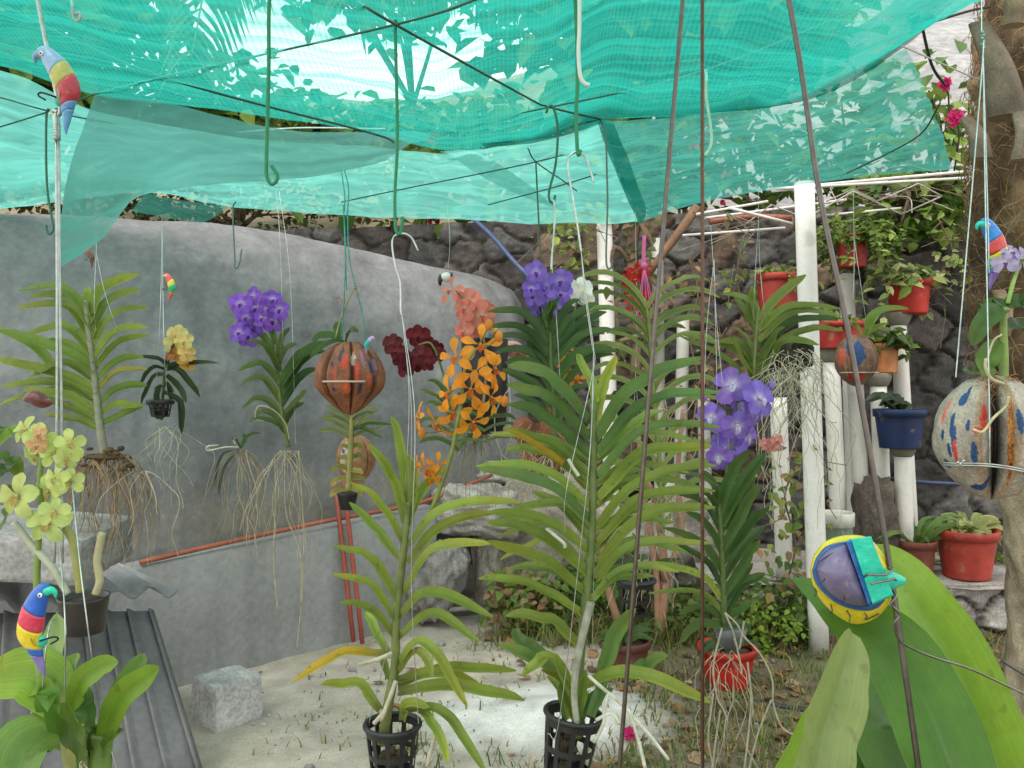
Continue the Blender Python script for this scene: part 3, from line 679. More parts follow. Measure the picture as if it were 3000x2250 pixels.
# cords and wires that carry the nets
CG='green cords carrying the nets'
def cord(pts,label,r=.0032,col=(.03,.09,.06),name='support_cord',group=CG,cat='cord',mat=None,res=None):
    mb=MB(col); mb.tube([P(*p) for p in pts],r,5,res=res or 3*len(pts)*3); return tag(mb.build(name,mat or M_cord),label,cat,group)
cord([(-300,-110,2.1),(0,14,2.2),(475,225,2.45),(1080,388,2.95),(1160,420,3.1)],'green cord slanting down from the upper left corner to the middle',.004)
cord([(272,277,2.57),(475,226,2.44),(1160,72,1.95),(1420,-10,1.8),(1700,-100,1.7)],'green cord rising from the tied corner to the top edge')
cord([(960,-50,1.85),(1040,0,1.9),(1162,74,1.94),(1540,283,2.5),(1610,314,2.6),(1760,350,2.73)],'green cord running from the top middle down to the tied seam corner',.0038)
cord([(1270,374,2.9),(1608,315,2.6),(2058,208,2.45),(2610,-12,2.3)],'long green cord rising to the right below the upper net',.0028)
cord([(-100,272,2.5),(0,286,2.5),(145,326,2.5),(330,362,2.8)],'thin green cord at the left ending by the hanging flap',.0025)
cord([(-100,400,2.4),(0,372,2.45),(145,326,2.5),(272,278,2.57)],'thin green cord crossing to the tied corner at left',.0025)
cord([(1000,592,3.9),(1160,558,3.6),(1570,474,3.4),(1780,412,3.2),(1980,350,3.1)],'thin green cord across the middle of the lower net',.003)
cord([(1430,600,4.2),(1660,538,3.7),(1930,450,3.5),(2100,400,3.4)],'thin green cord between the hooks and the dark seam',.003)
cord([(1545,430,3.2),(1570,474,3.4),(1650,530,3.7),(1690,560,3.8)],'short dark cord crossing the thin cord in the middle of the net',.003)
cord([(2755,300,3.6),(2700,390,3.75),(2600,450,3.9),(2480,508,4.0)],'thin dark cord sagging inside the right hand net panel',.004)
cord([(2620,125,2.9),(2880,240,3.0)],'pale cord stretched from the net edge to the palm',.003,(.5,.5,.47))
cord([(2700,70,3.0),(2730,190,3.2),(2768,250,3.3)],'dark cord hanging beside the right net corner',.006,(.05,.05,.06))
cord([(2700,75,3.0),(2830,35,3.0),(2900,20,3.1)],'dark cord tying the net corner to the palm',.005,(.05,.05,.06))
cord([(700,388,3.1),(880,375,3.0),(1130,378,3.0)],'pale hem cord at the top of the hanging flap',.003,(.35,.5,.46))
root=thing('cord_knot',P(2700,68,3.0),'black knotted bundle at the right corner of the upper net','knot'); mb=MB((.04,.04,.045))
for q in range(7): mb.ball(P(2700+rnd(-25,25),66+rnd(-14,14),3.0+rnd(-.03,.03)),(rnd(.015,.03),.02,rnd(.012,.022)),8,6)
mb.build('bundle',M_cord,root)
# ------------------------------------------------------------ hooks and rods
def hook(name,pts,r,col,label,cat='hook',group='hooks hanging from the net cords',mat=None,n=7,res=None):
    q=[P(*p) for p in pts]
    if pts[0][1]<0:            # carry the top on up to the net
        v=(q[0]-q[1]); q[0]=q[0]+v*max(0,(2.38-q[0].z)/v.z)
    mb=MB(col); mb.tube(q,r,n,res=res or 14*len(pts)); return tag(mb.build(name,mat or M_cord),label,cat,group)
GC=(.02,.20,.085); SV=(.5,.52,.5)
hook('wire_hook',[(795,-40,1.75),(789,0,1.75),(787,200,1.75),(780,470,1.75),(781,515,1.75),(793,538,1.75),(808,533,1.75),(812,512,1.75),(795,485,1.75)],.0042,GC,'empty green hook hanging left of centre in front of the pale flap')
hook('wire_hook',[(1160,62,1.95),(1158,90,1.95),(1164,400,1.95),(1157,560,1.95),(1158,655,1.95),(1163,682,1.95),(1173,682,1.95),(1178,655,1.95),(1180,635,1.95)],.0040,GC,'long green hook carrying the left front orchid')
hook('wire_hook',[(1683,-40,1.85),(1690,100,1.85),(1692,250,1.85),(1688,330,1.85),(1692,440,1.85),(1697,452,1.85),(1700,440,1.85)],.0045,GC,'green hook carrying the tall middle orchid')
hook('wire_hook',[(1600,330,2.55),(1608,312,2.55),(1622,318,2.55),(1634,380,2.55),(1628,480,2.55),(1609,560,2.55),(1611,588,2.55),(1622,592,2.55),(1626,572,2.55)],.0040,(.02,.12,.07),'dark green curved hook at the cord crossing')
hook('wire_hook',[(148,322,2.5),(137,332,2.5),(135,450,2.5),(139,560,2.5),(152,640,2.5),(156,672,2.5),(145,686,2.5),(136,672,2.5),(136,660,2.5)],.0036,(.02,.12,.07),'thin dark green hook hanging at the left edge')
hook('wire_hook',[(1570,476,3.4),(1574,560,3.4),(1578,640,3.4),(1584,760,3.4)],.0036,(.03,.10,.06),'straight dark green wire in front of the stone wall')
hook('wire_hook',[(1758,350,2.75),(1774,400,2.75),(1778,500,2.75),(1780,600,2.75),(1776,740,2.75),(1779,782,2.75),(1790,784,2.75),(1792,762,2.75)],.0034,(.10,.16,.12),'thin hook hanging before the middle white pipe')
hook('wire_hook',[(690,590,4.0),(682,620,4.0),(688,760,4.0),(686,780,4.0),(695,785,4.0),(703,765,4.0),(708,730,4.0)],.004,(.10,.16,.14),'small faint hook hanging in front of the grey mound')
hook('wire_hook',[(200,-40,1.9),(212,20,1.9),(216,50,1.9),(226,62,1.9),(236,52,1.9),(232,38,1.9),(220,42,1.9)],.0036,(.35,.42,.40),'short grey wire loop at the top left corner')
hook('wire_hook',[(1697,-40,1.7),(1698,60,1.7),(1695,150,1.7),(1700,220,1.7),(1712,244,1.7),(1727,250,1.7)],.0045,(.62,.66,.62),'white wire ending in a bent tip at the top',mat=M_pvc)
hook('silver_hook',[(1225,735,1.95),(1208,700,1.95),(1190,686,1.95),(1172,685,1.95),(1154,694,1.95),(1149,720,1.95),(1158,780,1.95),(1172,830,1.95),(1174,910,1.95),(1178,925,1.95)],.0023,SV,'silver hook clipped onto the long green hook',mat=M_wire)
hook('silver_hook',[(1740,535,1.85),(1730,500,1.85),(1716,462,1.85),(1694,445,1.85),(1674,452,1.85),(1664,470,1.85),(1668,520,1.85),(1690,650,1.85),(1703,740,1.85)],.0023,SV,'silver hook clipped under the middle green hook',mat=M_wire)
hook('silver_hook',[(1622,585,2.5),(1626,640,2.5),(1616,760,2.5),(1615,790,2.5)],.003,(.4,.5,.47),'pale wire below the dark curved hook',mat=M_wire)
hook('green_string',[(2066,205,2.4),(2070,225,2.4),(2070,290,2.4),(2082,370,2.4),(2084,420,2.4),(2072,448,2.4),(2066,456,2.4)],.0045,(.35,.55,.42),'limp pale green string tied on the cord beside the steel rod','string',None)
# rigid suspension rods at the front
RG='steel rods hanging at the right front'
hook('steel_rod',[(2006,-60,1.15),(2001,0,1.15),(1905,1120,1.15),(1815,2250,1.15),(1800,2420,1.15)],.0033,(.13,.11,.095),'thin steel rod slanting to the lower left','rod',RG,M_wire,res=24)
hook('steel_rod',[(2058,-60,1.2),(2058,1100,1.2),(2058,2420,1.2)],.0028,(.11,.065,.045),'thin rusty rod hanging exactly upright','rod',RG,M_wire,res=24)
hook('steel_rod',[(2300,-60,.95),(2312,0,.95),(2400,560,.93),(2480,950,.91),(2590,1560,.89),(2650,1960,.87),(2702,2330,.86)],.0031,(.13,.11,.10),'thick steel rod slanting to the lower right past the painted carving','rod',RG,M_wire,res=40)
root=thing('hanging_rod',P(170,330,1.5),'grey jointed hanger rod at left with the blue headed bird','hanger rod'); mb=MB((.38,.42,.40))
mb.tube([P(40,-360,1.5),P(110,0,1.5),P(140,150,1.5),P(166,275,1.5),P(177,318,1.5),P(170,338,1.5),P(152,335,1.5),P(156,325,1.5),P(168,330,1.5)],.0042,7,res=60); mb.build('upper_rod',M_wire,root)
mb=MB((.40,.44,.42)); mb.tube([P(163,335,1.5),P(166,360,1.5),P(167,410,1.5)],.0062,8,res=8)
for k in range(6): mb.ball(P(166,365+k*8,1.5),(.0072,.0072,.003),8,6)
mb.build('twisted_joint',M_wire,root)
mb=MB((.38,.42,.40))
for dx,d in ((-3,1.5),(5,1.51)): mb.tube([P(167+dx,405,d),P(170+dx,780,d),P(172+dx*2,1300,d),P(168+dx*3,1650,d)],.0024,6,res=20)
mb.build('twin_wires',M_wire,root)
# ------------------------------------------------------------ PVC posts and stands
def ppipe(mb,a,b,r,n=24,res=10): mb.tube([P(*a),P(*b)],r,n,res=res)
WH=(.74,.735,.70)
for a,b,l in (((1770,642,5.6),(1800,1760,5.6),'tall white pipe post in the middle carrying the net'),((2356,535,4.45),(2400,1916,4.45),'thick white pipe post at right carrying the net')):
    root=thing('pipe_post',P(*b),l,'post','white net posts'); mb=MB(WH); ppipe(mb,a,b,.053); mb.build('pipe',M_pvc,root)
SG='white pipe stands with pots'
def stand(x0,y0,x1,y1,d,label,cap=True,r=.05):
    yn=1125+(CZ-.285)*F/d; x1=x1+(x1-x0)/(y1-y0)*(yn-y1); y1=yn
    root=thing('pipe_stand',P(x1,y1,d),label,'stand',SG); mb=MB((.68,.67,.62)); ppipe(mb,(x0,y0,d),(x1,y1,d),r); mb.build('pipe',M_pvc,root)
    if cap:
        mb=MB((.20,.19,.15)); mb.lathe(P(x0,y0,d)+Vector((0,0,-.005)),[(r*1.02,0),(r*1.25,.012),(r*1.55,.05),(r*1.6,.085)],20); mb.build('cement_cap',M_conc,root)
    return root
def P_top(x,y,d,r=.05): return P(x,y,d)+Vector((0,0,.08))
stand(2632,952,2668,1580,5.35,'tall pipe stand carrying the bright red pot with trailing leaves')
stand(2645,1335,2652,1600,5.0,'short pipe stand carrying the dark blue pot')
stand(2573,1130,2590,1590,5.2,'pipe stand carrying the orange clay pot')
stand(2505,1100,2528,1560,5.25,'pipe stand behind the painted coconut',False)
stand(2435,1060,2460,1580,5.1,'pipe stand carrying the wide dull red pot')
stand(2480,800,2490,1100,5.55,'tall pipe stand hidden among the leaves behind the steel rod')
stand(2280,1165,2292,1500,4.9,'short bare pipe stand left of the thick post',False)
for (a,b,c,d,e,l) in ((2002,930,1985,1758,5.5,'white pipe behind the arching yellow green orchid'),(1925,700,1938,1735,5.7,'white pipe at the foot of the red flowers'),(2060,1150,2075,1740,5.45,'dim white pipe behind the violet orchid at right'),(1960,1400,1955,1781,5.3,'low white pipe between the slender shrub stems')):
    root=thing('pipe_stand',P(c,d,e),l,'stand',SG); mb=MB((.42,.42,.385)); ppipe(mb,(a,b,e),(c,d,e),.042); mb.build('pipe',M_pvc,root)  # white pipes coloured greyer, their dim light put into the colour
# ------------------------------------------------------------ pots
def pot(name,px,py_top,py_bot,wpx,d,col,label,cat='flower pot',square=False,taper=.72,group=None,mat=None,rimcol=None):
    """px,py: picture position of the rim centre; returns root and the soil point"""
    h=(py_bot-py_top)/F*d; r=wpx/F*d/2; base=P(px,py_bot,d); root=thing(name,base,label,cat,group)
    n=4 if square else 28; rot=Matrix.Rotation(R(45)+.2,3,'Z') if square else None; k=1.25 if square else 1
    mb=MB(col); mb.lathe(base,[(r*taper*k,0),(r*taper*k*1.0,.006),(r*.92*k,h*.80),(r*.92*k,h*.81)],n,rot=rot)
    mb.build('pot_body',mat or M_plas,root,smooth=not square)
    mb=MB(rimcol or col); mb.lathe(base,[(r*.92*k,h*.79),(r*k,h*.80),(r*1.02*k,h*.985),(r*.99*k,h),(r*.90*k,h*.985),(r*.88*k,h*.86)],n,rot=rot,close=False); mb.build('rim',mat or M_plas,root,smooth=not square)
    mb=MB((.06,.045,.03)); mb.lathe(base,[(r*.86*k,h*.86),(r*.5*k,h*.9),(.002,h*.91)],n,rot=rot); mb.build('soil',M_stone,root)
    return root,base+Vector((0,0,h*.9)),r
def tuft(root,c,r,n,L,w,col,name='foliage',up=.6,prof='lance',tip=None,mat=None,fold=.35,droop=.5,edge=None):
    mb=MB()
    for i in range(n):
        a=rnd(0,2*math.pi); el=rnd(.15,1.35)*up+ .1; o=Vector((math.cos(a),math.sin(a),0)); b=c+o*rnd(0,r*.35); q=L*rnd(.6,1.15)
        m=b+(o*math.cos(el)+Vector((0,0,math.sin(el))))*q*.55; t=m+(o*math.cos(el-droop*1.3)+Vector((0,0,math.sin(el-droop*1.3))))*q*.5
        mb.strap([b,m,t],w*rnd(.75,1.2),7,fold,prof=prof,col=c_var(col,.25),tip=tip,base=edge)
    return mb.build(name,mat or M_leaf,root)
def vines(root,c,r,n,L,size,cols,name='trailing_leaves',spread=1,out=.6):
    mb=MB()
    for i in range(n):
        a=rnd(0,2*math.pi); o=Vector((math.cos(a)*spread,math.sin(a),0)); q=L*rnd(.4,1.2); b=c+o*r*rnd(.1,.8); m=b+o*q*out*.5+Vector((0,0,q*rnd(.1,.5))); t=m+o*q*out*.6+Vector((0,0,-q*rnd(.1,.9)))
        pts=cr([b,m,t],9); mb.tube(pts,.003,4,(.12,.16,.05),cap=False)
        for p in pts[1:]:
            for _ in range(2): mb.hleaf(p,Vector((rnd(-1,1),rnd(-1,.6),rnd(-.7,.7))),Vector((rnd(-.4,.4),-.7,.8)),size*rnd(.6,1.2),c_var(random.choice(cols),.2),.62)
    return mb.build(name,M_bush,root,smooth=False)
VARI=[(.20,.28,.06),(.40,.44,.20),(.13,.22,.05),(.30,.36,.13)]; YG=[(.16,.24,.04),(.11,.19,.03),(.22,.28,.06)]
RP=(.40,.035,.02)
r_,c,q=pot('red_pot',2662,820,920,126,5.35,(.40,.022,.012),'bright red pot high on the tallest stand with variegated trailing leaves','flower pot',taper=.8,rimcol=(.42,.025,.014)); vines(r_,c,q,10,.36,.09,VARI,spread=1.7); 
r_,c,q=pot('red_pot',2460,945,1022,165,5.1,(.33,.025,.02),'wide dull red pot left of the painted coconut',taper=.86); vines(r_,c,q,8,.18,.07,YG)
r_,c,q=pot('clay_pot',2590,1007,1092,84,5.2,(.42,.165,.055),'orange clay pot half hidden behind the painted coconut',taper=.85); vines(r_,c,q,9,.26,.09,[(.05,.10,.02),(.28,.33,.10),(.10,.17,.03)])
r_,c,q=pot('blue_pot',2636,1198,1312,146,5.0,(.008,.022,.075),'dark blue pot on a short white pipe with round dark leaves',taper=.76); 
mb=MB()
for k in range(15):
    a=rnd(0,6.28); o=Vector((math.cos(a),math.sin(a)*.7,0)); L=rnd(.08,.17); b=c; mb.strap([b,c+o*L*.6+Vector((0,0,L*rnd(.4,.9))),c+o*L*1.2+Vector((0,0,L*rnd(.2,.8)))],.075,6,.2,prof='oval',col=c_var((.035,.06,.03),.2))
mb.build('foliage',M_leaf,r_)
r_,c,q=pot('red_pot',2832,1548,1688,172,4.95,(.34,.045,.03),'dusty red pot on the ledge with cream edged leaves beside the palm',taper=.74); tuft(r_,c+Vector((0,0,.0)),q,34,.17,.055,(.34,.38,.13),up=.75,prof='oval',edge=(.10,.19,.04),droop=.7)
r_,c,q=pot('brown_pot',2680,1580,1688,118,4.95,(.155,.045,.03),'plain brown pot on the ledge with spiky leaves',taper=.8); tuft(r_,c,q,16,.34,.032,(.12,.20,.05),up=.8,droop=.6)
r_,c,q=pot('red_pot',2130,1890,2004,170,3.95,(.36,.02,.012),'bright red pot standing on the dirt below the violet orchid',taper=.72); tuft(r_,c,q,10,.20,.03,(.05,.09,.025))
r_,c,q=pot('red_hanging_pot',2278,805,905,125,5.2,(.27,.03,.02),'red hanging pot with creeping leaves left of the thick white post','flower pot',taper=.85); vines(r_,c-Vector((0,0,.02)),q,24,.22,.05,YG+[(.30,.10,.03)],out=.5)
r_,c,q=pot('red_hanging_pot',2498,690,785,90,5.3,(.26,.02,.015),'red hanging pot smothered in small leaves behind the steel rod','flower pot',taper=.85); vines(r_,c-Vector((0,0,.05)),q,46,.36,.055,YG,out=.65)
r_,c,q=pot('glass_green_tub',2450,1500,1694,100,4.85,(.16,.22,.17),'pale green tub with a thick white rim on the ledge behind the post','tub',taper=.85,rimcol=(.55,.56,.50))
r_,c,q=pot('rust_pot',1830,1870,1985,150,4.05,(.10,.035,.025),'dark rust red pot standing in the weeds',taper=.8); tuft(r_,c,q,12,.2,.04,(.06,.11,.03))
r_,c,q=pot('clay_pot',1680,1690,1762,110,5.4,(.20,.06,.035),'small brown clay pot in the weeds behind the tall orchid',taper=.8); tuft(r_,c,q,9,.16,.04,(.09,.16,.03))

# ------------------------------------------------------------ weeds, grass, litter
mb=MB()
def tuftg(x,y,n,L,cols):
    for _ in range(n):
        a=rnd(0,6.28); b=Vector((x+random.gauss(0,.04),y+random.gauss(0,.04),0)); b.z=gz(b.x,b.y)-.004; q=L*rnd(.5,1.3); o=Vector((math.cos(a),math.sin(a),0))
        m=b+o*q*.3+Vector((0,0,q*.6)); t=b+o*q*.8+Vector((0,0,q*rnd(.5,1))); s=o.cross(Vector((0,0,1)))*.0035; c=c_var(random.choice(cols),.25)
        mb.add([b-s,b+s,m+s*.8,m-s*.8,t],[(0,1,2,3),(3,2,4)],c)
GC2=[(.11,.17,.03),(.16,.20,.05),(.08,.13,.025),(.24,.21,.09),(.28,.22,.11)]
for _ in range(1100):
    px=rnd(1000,3000); y=rnd(2.9,4.9); x=(px-1500)/F*y; n=fbm(x*1.6,y*1.6,5)
    if ((x-.12)/.5)**2+((y-3.55)/.32)**2<1 and random.random()<.9: continue
    if rnd(0,1)<smooth(-.35,.35,n+ (x-.25)*1.0): tuftg(x,y,random.randrange(4,11),rnd(.03,.10),GC2)
for _ in range(60): x=rnd(-1.0,.1); tuftg(x,rnd(3.0,4.3),random.randrange(3,6),rnd(.02,.05),GC2)
for _ in range(420): px=rnd(1480,2350); y=rnd(4.5,5.3); tuftg((px-1500)/F*y,y,random.randrange(8,16),rnd(.08,.24),GC2)
o=mb.build('grass',M_grass,smooth=False); tag(o,'patchy grass and weeds on the dirt','grass',kind='stuff')
mb=MB()
for _ in range(620):
    px=rnd(1050,3000); y=rnd(2.8,4.8); x=(px-1500)/F*y
    if rnd(0,1)>smooth(-.3,.7,x)*.9+.03 or ((x-.12)/.55)**2+((y-3.55)/.34)**2<1: continue
    mb.hleaf(Vector((x,y,gz(x,y)+.008)),Vector((rnd(-1,1),rnd(-1,1),rnd(-.05,.25))),Vector((rnd(-.4,.4),rnd(-.4,.4),1)),rnd(.03,.085),c_var(random.choice([(.36,.22,.11),(.26,.15,.08),(.42,.30,.18),(.20,.13,.08)]),.2))
o=mb.build('leaf_litter',M_grass,smooth=False); tag(o,'dry brown fallen leaves on the ground','leaf litter',kind='stuff')
mb=MB()
for _ in range(620):
    px=rnd(500,3000); y=rnd(2.8,5.0); x=(px-1500)/F*y; s=rnd(.003,.010)*(rnd(1.5,4) if random.random()<.10 else 1)
    if ((x-.12)/.55)**2+((y-3.55)/.34)**2<1 and random.random()<.93: continue
    if fbm(x*2.2,y*2.2,31)<-.08: continue
    k=rnd(.18,.38); mb.ball((x,y,gz(x,y)+s*.3),(s*rnd(.8,1.4),s,s*.7),6,4,(k,k*.97,k*.92))
o=mb.build('pebbles',M_stone); tag(o,'small pale pebbles scattered over the ground','pebbles',kind='stuff')
WG='weeds growing at the foot of the terrace'
def weed(px,py,d,rx,rz,n,size,cols,label,red=False):
    b=P(px,py,d); b.z=gz(b.x,b.y); root=thing('weed',b,label,'weed',WG); mb=MB(); cl=crown(mb,b+Vector((0,0,rz)),(rx,.16,rz),n,size,cols,clump=7); mb.build('foliage',M_bush,root,smooth=False)
    tb=MB((.24,.12,.07))
    for k in cl[:16]: tb.tube([b,b.lerp(k,.5)+Vector((rnd(-.04,.04),0,0)),k],.003,4,res=5,cap=False)
    tb.build('stems',M_stem,root)
weed(1570,1790,4.8,.30,.17,420,.055,[(.14,.22,.04),(.22,.20,.09),(.30,.18,.10)],'straggly weed with reddish stems below the boulders')
weed(1760,1800,4.9,.35,.22,520,.06,[(.08,.16,.03),(.12,.21,.04)],'bright green weed behind the tall middle orchid')
weed(2060,1850,4.7,.40,.14,420,.05,[(.09,.15,.03),(.14,.19,.05)],'low green weed at the foot of the slender shrub')
weed(2255,1850,4.4,.13,.14,330,.035,[(.20,.30,.04),(.16,.26,.03)],'feathery bright green fern left of the thick white post')
weed(2320,1830,4.6,.14,.16,160,.075,[(.07,.13,.03),(.10,.17,.03)],'round leaved weed beside the thick white post')
weed(2880,1640,5.3,.28,.22,360,.07,[(.12,.20,.03),(.17,.24,.05)],'green grassy weed on the ledge behind the dusty red pot')
weed(1760,1640,5.3,.30,.18,300,.06,[(.08,.14,.03),(.12,.18,.04)],'green weed against the brown boulder')
def creeper(pts,n,size,cols,label,name='creeper',rad=.06,stem_r=.006,cat='creeper',hang=0):
    root=thing(name,P(*pts[0]),label,cat); q=cr([P(*p) for p in pts],30); tb=MB((.16,.115,.075)); tb.tube(q,stem_r,5); mb=MB()
    for k in range(7):
        a=random.choice(q); tb.tube([a,a+Vector((rnd(-.15,.15),rnd(-.08,0),rnd(-.12,.12))),a+Vector((rnd(-.3,.3),rnd(-.1,0),rnd(-.3,.05)))],stem_r*.5,4,res=6,cap=False)
    tb.build('stem',M_wood,root)
    for k in range(n):
        a=random.choice(q)+Vector((random.gauss(0,rad),random.gauss(0,rad*.6),random.gauss(0,rad))); mb.hleaf(a,Vector((rnd(-1,1),rnd(-1,.2),rnd(-1,.4))),Vector((rnd(-.5,.5),-.7,.7)),size*rnd(.6,1.2),c_var(random.choice(cols),.2),.75)
    mb.build('leaves',M_bush,root,smooth=False)
CG=[(.12,.20,.04),(.22,.26,.06),(.08,.14,.03)]; DRY=[(.28,.19,.09),(.20,.14,.07),(.16,.17,.05)]
creeper([(1770,620,5.5),(1700,640,5.5),(1640,650,5.55),(1600,640,5.6)],60,.075,[(.26,.33,.06),(.16,.24,.05)],'yellow green creeper peeping under the net hem by the middle post',rad=.07)
creeper([(1700,650,5.9),(1690,720,5.85),(1670,780,5.9),(1690,880,5.9)],70,.07,CG,'dark creeper on the stone wall left of the middle post',rad=.09)
creeper([(1860,640,5.7),(1850,760,5.65),(1870,900,5.6),(1860,1100,5.6)],110,.08,[(.07,.10,.03),(.10,.12,.04),(.16,.11,.06)],'dark leafy stem climbing between the middle post and the red flowers',stem_r=.045,rad=.11)
creeper([(2020,760,5.6),(2045,860,5.55),(2020,980,5.5),(2060,1150,5.45)],40,.06,DRY,'dry brown vine dangling before the stone wall',rad=.08)
creeper([(2180,690,5.4),(2160,800,5.4),(2175,900,5.4)],36,.06,DRY+CG,'thin twiggy vine hanging below the white trellis',rad=.08)
creeper([(2130,960,5.5),(2060,1080,5.5),(2030,1250,5.4),(2010,1400,5.4)],50,.055,DRY,'brown vine trailing down behind the lilac orchid',rad=.09)
creeper([(2350,1350,4.6),(2300,1450,4.6),(2330,1600,4.6),(2290,1750,4.6)],130,.06,CG+DRY[:1],'tangled weedy creeper at the foot of the thick white post',rad=.11)
creeper([(2750,640,5.3),(2790,760,5.3),(2700,900,5.4)],40,.06,[(.30,.34,.14),(.20,.28,.07)],'variegated vine trailing between the red pot and the palm',rad=.07)
# slender shrub with reddish stems
root=thing('slender_shrub',P(1930,1900,4.6),'slender leafless shrub with reddish brown stems','shrub'); mb=MB((.30,.165,.11))
for pts in ([(1935,1910,4.6),(1950,1720,4.6),(1995,1560,4.65),(1985,1400,4.7),(2000,1200,4.8)],[(1930,1900,4.6),(1925,1700,4.62),(1905,1560,4.65),(1880,1400,4.7),(1870,1250,4.8)],[(1825,1860,4.6),(1785,1740,4.6),(1765,1640,4.65),(1770,1500,4.7)],[(1950,1700,4.6),(1930,1520,4.55),(1900,1420,4.5),(1850,1330,4.5)]):
    mb.tube([P(*p) for p in pts],lambda t:.026*(1-.55*t),7,res=14)
mb.build('stems',M_wood,root)
tb=MB((.33,.22,.15)); 
for _ in range(16):
    a=(rnd(1860,2010),rnd(1250,1600),4.7); tb.tube([P(*a),P(a[0]+rnd(-60,60),a[1]-rnd(30,90),4.7),P(a[0]+rnd(-110,110),a[1]-rnd(90,190),4.75)],.004,4,res=6,cap=False)
tb.build('twigs',M_wood,root)
root=thing('fallen_blossom',P(1845,2200,3.3),'crushed pink bougainvillea blossom lying on the dirt','blossom'); bb=MB(); c0=P(1845,2200,3.3); c0.z=gz(c0.x,c0.y)+.02
ORG[root.name]=c0; root.location=c0
for q in range(26): bb.hleaf(c0+Vector((rnd(-.02,.02),rnd(-.02,.02),rnd(-.01,.02))),Vector((rnd(-1,1),rnd(-1,1),rnd(-.2,1))),Vector((rnd(-1,1),rnd(-1,1),1)),rnd(.025,.04),c_var((.62,.04,.20),.2))
bb.build('bracts',M_petal,root,smooth=False)
# ------------------------------------------------------------ orchids
LG=(.235,.31,.05); DG=(.060,.115,.028); YGN=(.26,.32,.055); YEL=(.46,.33,.03)
OG='orchids hanging under the nets'
WK=.80
def leafset(root,leaves,d,col,name='leaf',fold=.75,prof='strap',each=True,dz=.09,base=None,dm=.03,nrm=(0,-.72,.68),nseg=14):
    """leaves: (base x,y, mid x,y, tip x,y, width px[, colour]) in picture pixels, given depth by d and its own spread"""
    mb=MB()
    for L in leaves:
        bx,by,mx,my,tx,ty,wp=L[:7]; c=L[7] if len(L)>7 and L[7] else col; o=rnd(-dz,dz)
        if len(L)>8: o=L[8]
        if each: mb=MB()
        cc=c_var(c,.14); tip=(cc[0]*1.35,cc[1]*1.08,cc[2]*.9) if random.random()<.5 else None
        mb.strap([P(bx,by,d),P(mx,my,d+o*.45+rnd(-dm,dm)*.4),P(tx,ty,d+o)],wp/F*d*(WK if prof=='strap' else 1.0),nseg,fold,nrm=(nrm[0]+rnd(-.12,.12),nrm[1]+rnd(-.12,.12),nrm[2]),prof=prof,col=cc,tip=tip,base=base or (cc[0]*1.3,cc[1]*1.15,cc[2]*1.2),roll=rnd(-.25,.25))
        if each: mb.build(name,M_leaf,root)
    if not each: mb.build('foliage',M_leaf,root)
def flower(root,px,py,d,r,col,style='vanda',face=None,cc=None,roll=0,name='flower',lip=None):
    c=P(px,py,d); R0=r/F*d; f=Vector(face or (rnd(-.55,.55),-1,rnd(-.25,.35))).normalized()
    up=Vector((math.sin(roll),0,math.cos(roll))); sd=up.cross(f)*-1; sd.normalize(); up=f.cross(sd)*-1
    if up.z<0 and abs(roll)<1.5: up=-up
    mb=MB(); R0*={'vanda':.90,'mokara':.78,'dend':.84,'phal':.9}.get(style,1)
    if style=='vanda': pets=[(90,1.0,.80),(22,1.0,.92),(158,1.0,.92),(-52,1.0,.86),(-128,1.0,.86)]; cup=.10
    elif style=='mokara': pets=[(90,1.2,.50),(15,1.15,.48),(165,1.15,.48),(-52,1.2,.56),(-128,1.2,.56)]; cup=.20
    elif style=='phal': pets=[(90,.85,.7),(8,1.0,1.15),(172,1.0,1.15),(-55,.9,.7),(-125,.9,.7)]; cup=.12
    else: pets=[(90,1.0,.62),(15,1.0,.80),(165,1.0,.80),(-48,1.0,.62),(-132,1.0,.62)]; cup=.18
    base=cc or tuple(min(1,x*1.25+.05) for x in col)
    for a,l,wd in pets:
        a=R(a+rnd(-7,7)); dr=sd*math.cos(a)+up*math.sin(a); pp=f.cross(dr); k=rnd(.9,1.1); cv=c_var(col,.12); bend=cup*rnd(.2,1.6)-.03; tw=rnd(-.25,.25)
        rows=[];cols=[]; n=6
        for i in range(n+1):
            t=i/n; hw=wd*.5*R0*k*(.20+.80*math.sin(min(1,t/.66)*math.pi/2)**1.2)*(1 if t<.62 else math.sqrt(max(.0,1-((t-.62)/.39)**2)))
            if style=='mokara': hw*= (.42+.58*smooth(.2,.66,t))
            row=[]
            for j in range(5):
                x=-1+j*.5; q=c+dr*(l*R0*k*(.06+.94*t))+pp*(hw*x)+f*(R0*(bend*math.sin(t*2.6)-.28*cup*t*t*3+.10*abs(x)*hw/R0*2+tw*x*hw/R0*.5+.03*math.sin(x*7+t*9+a*3)))
                row.append(q); s=smooth(.0,.45,t); cols.append(tuple(b+(a2-b)*s*(1-.10*(j==2)) for a2,b in zip(cv,base)))
            rows.append(row)
        mb.grid(rows,cols)
    o=mb.build(name,M_petal,root)
    lb=MB(); lc=lip or tuple(x*.55 for x in col)
    q=c+f*(.06*R0); lb.strap([q,q+f*(.22*R0)-up*(.16*R0),q+f*(.24*R0)-up*(.46*R0)],.30*R0,6,.5,nrm=tuple(f),prof='broad',col=lc)
    lb.ball(c+f*(.10*R0)+up*.02*R0,(.09*R0,.11*R0,.10*R0),8,6,cc or (.75,.70,.62))
    l=lb.build('lip',M_petal,root); l.parent=o; ORG[l.name]=ORG[o.name]
    return o
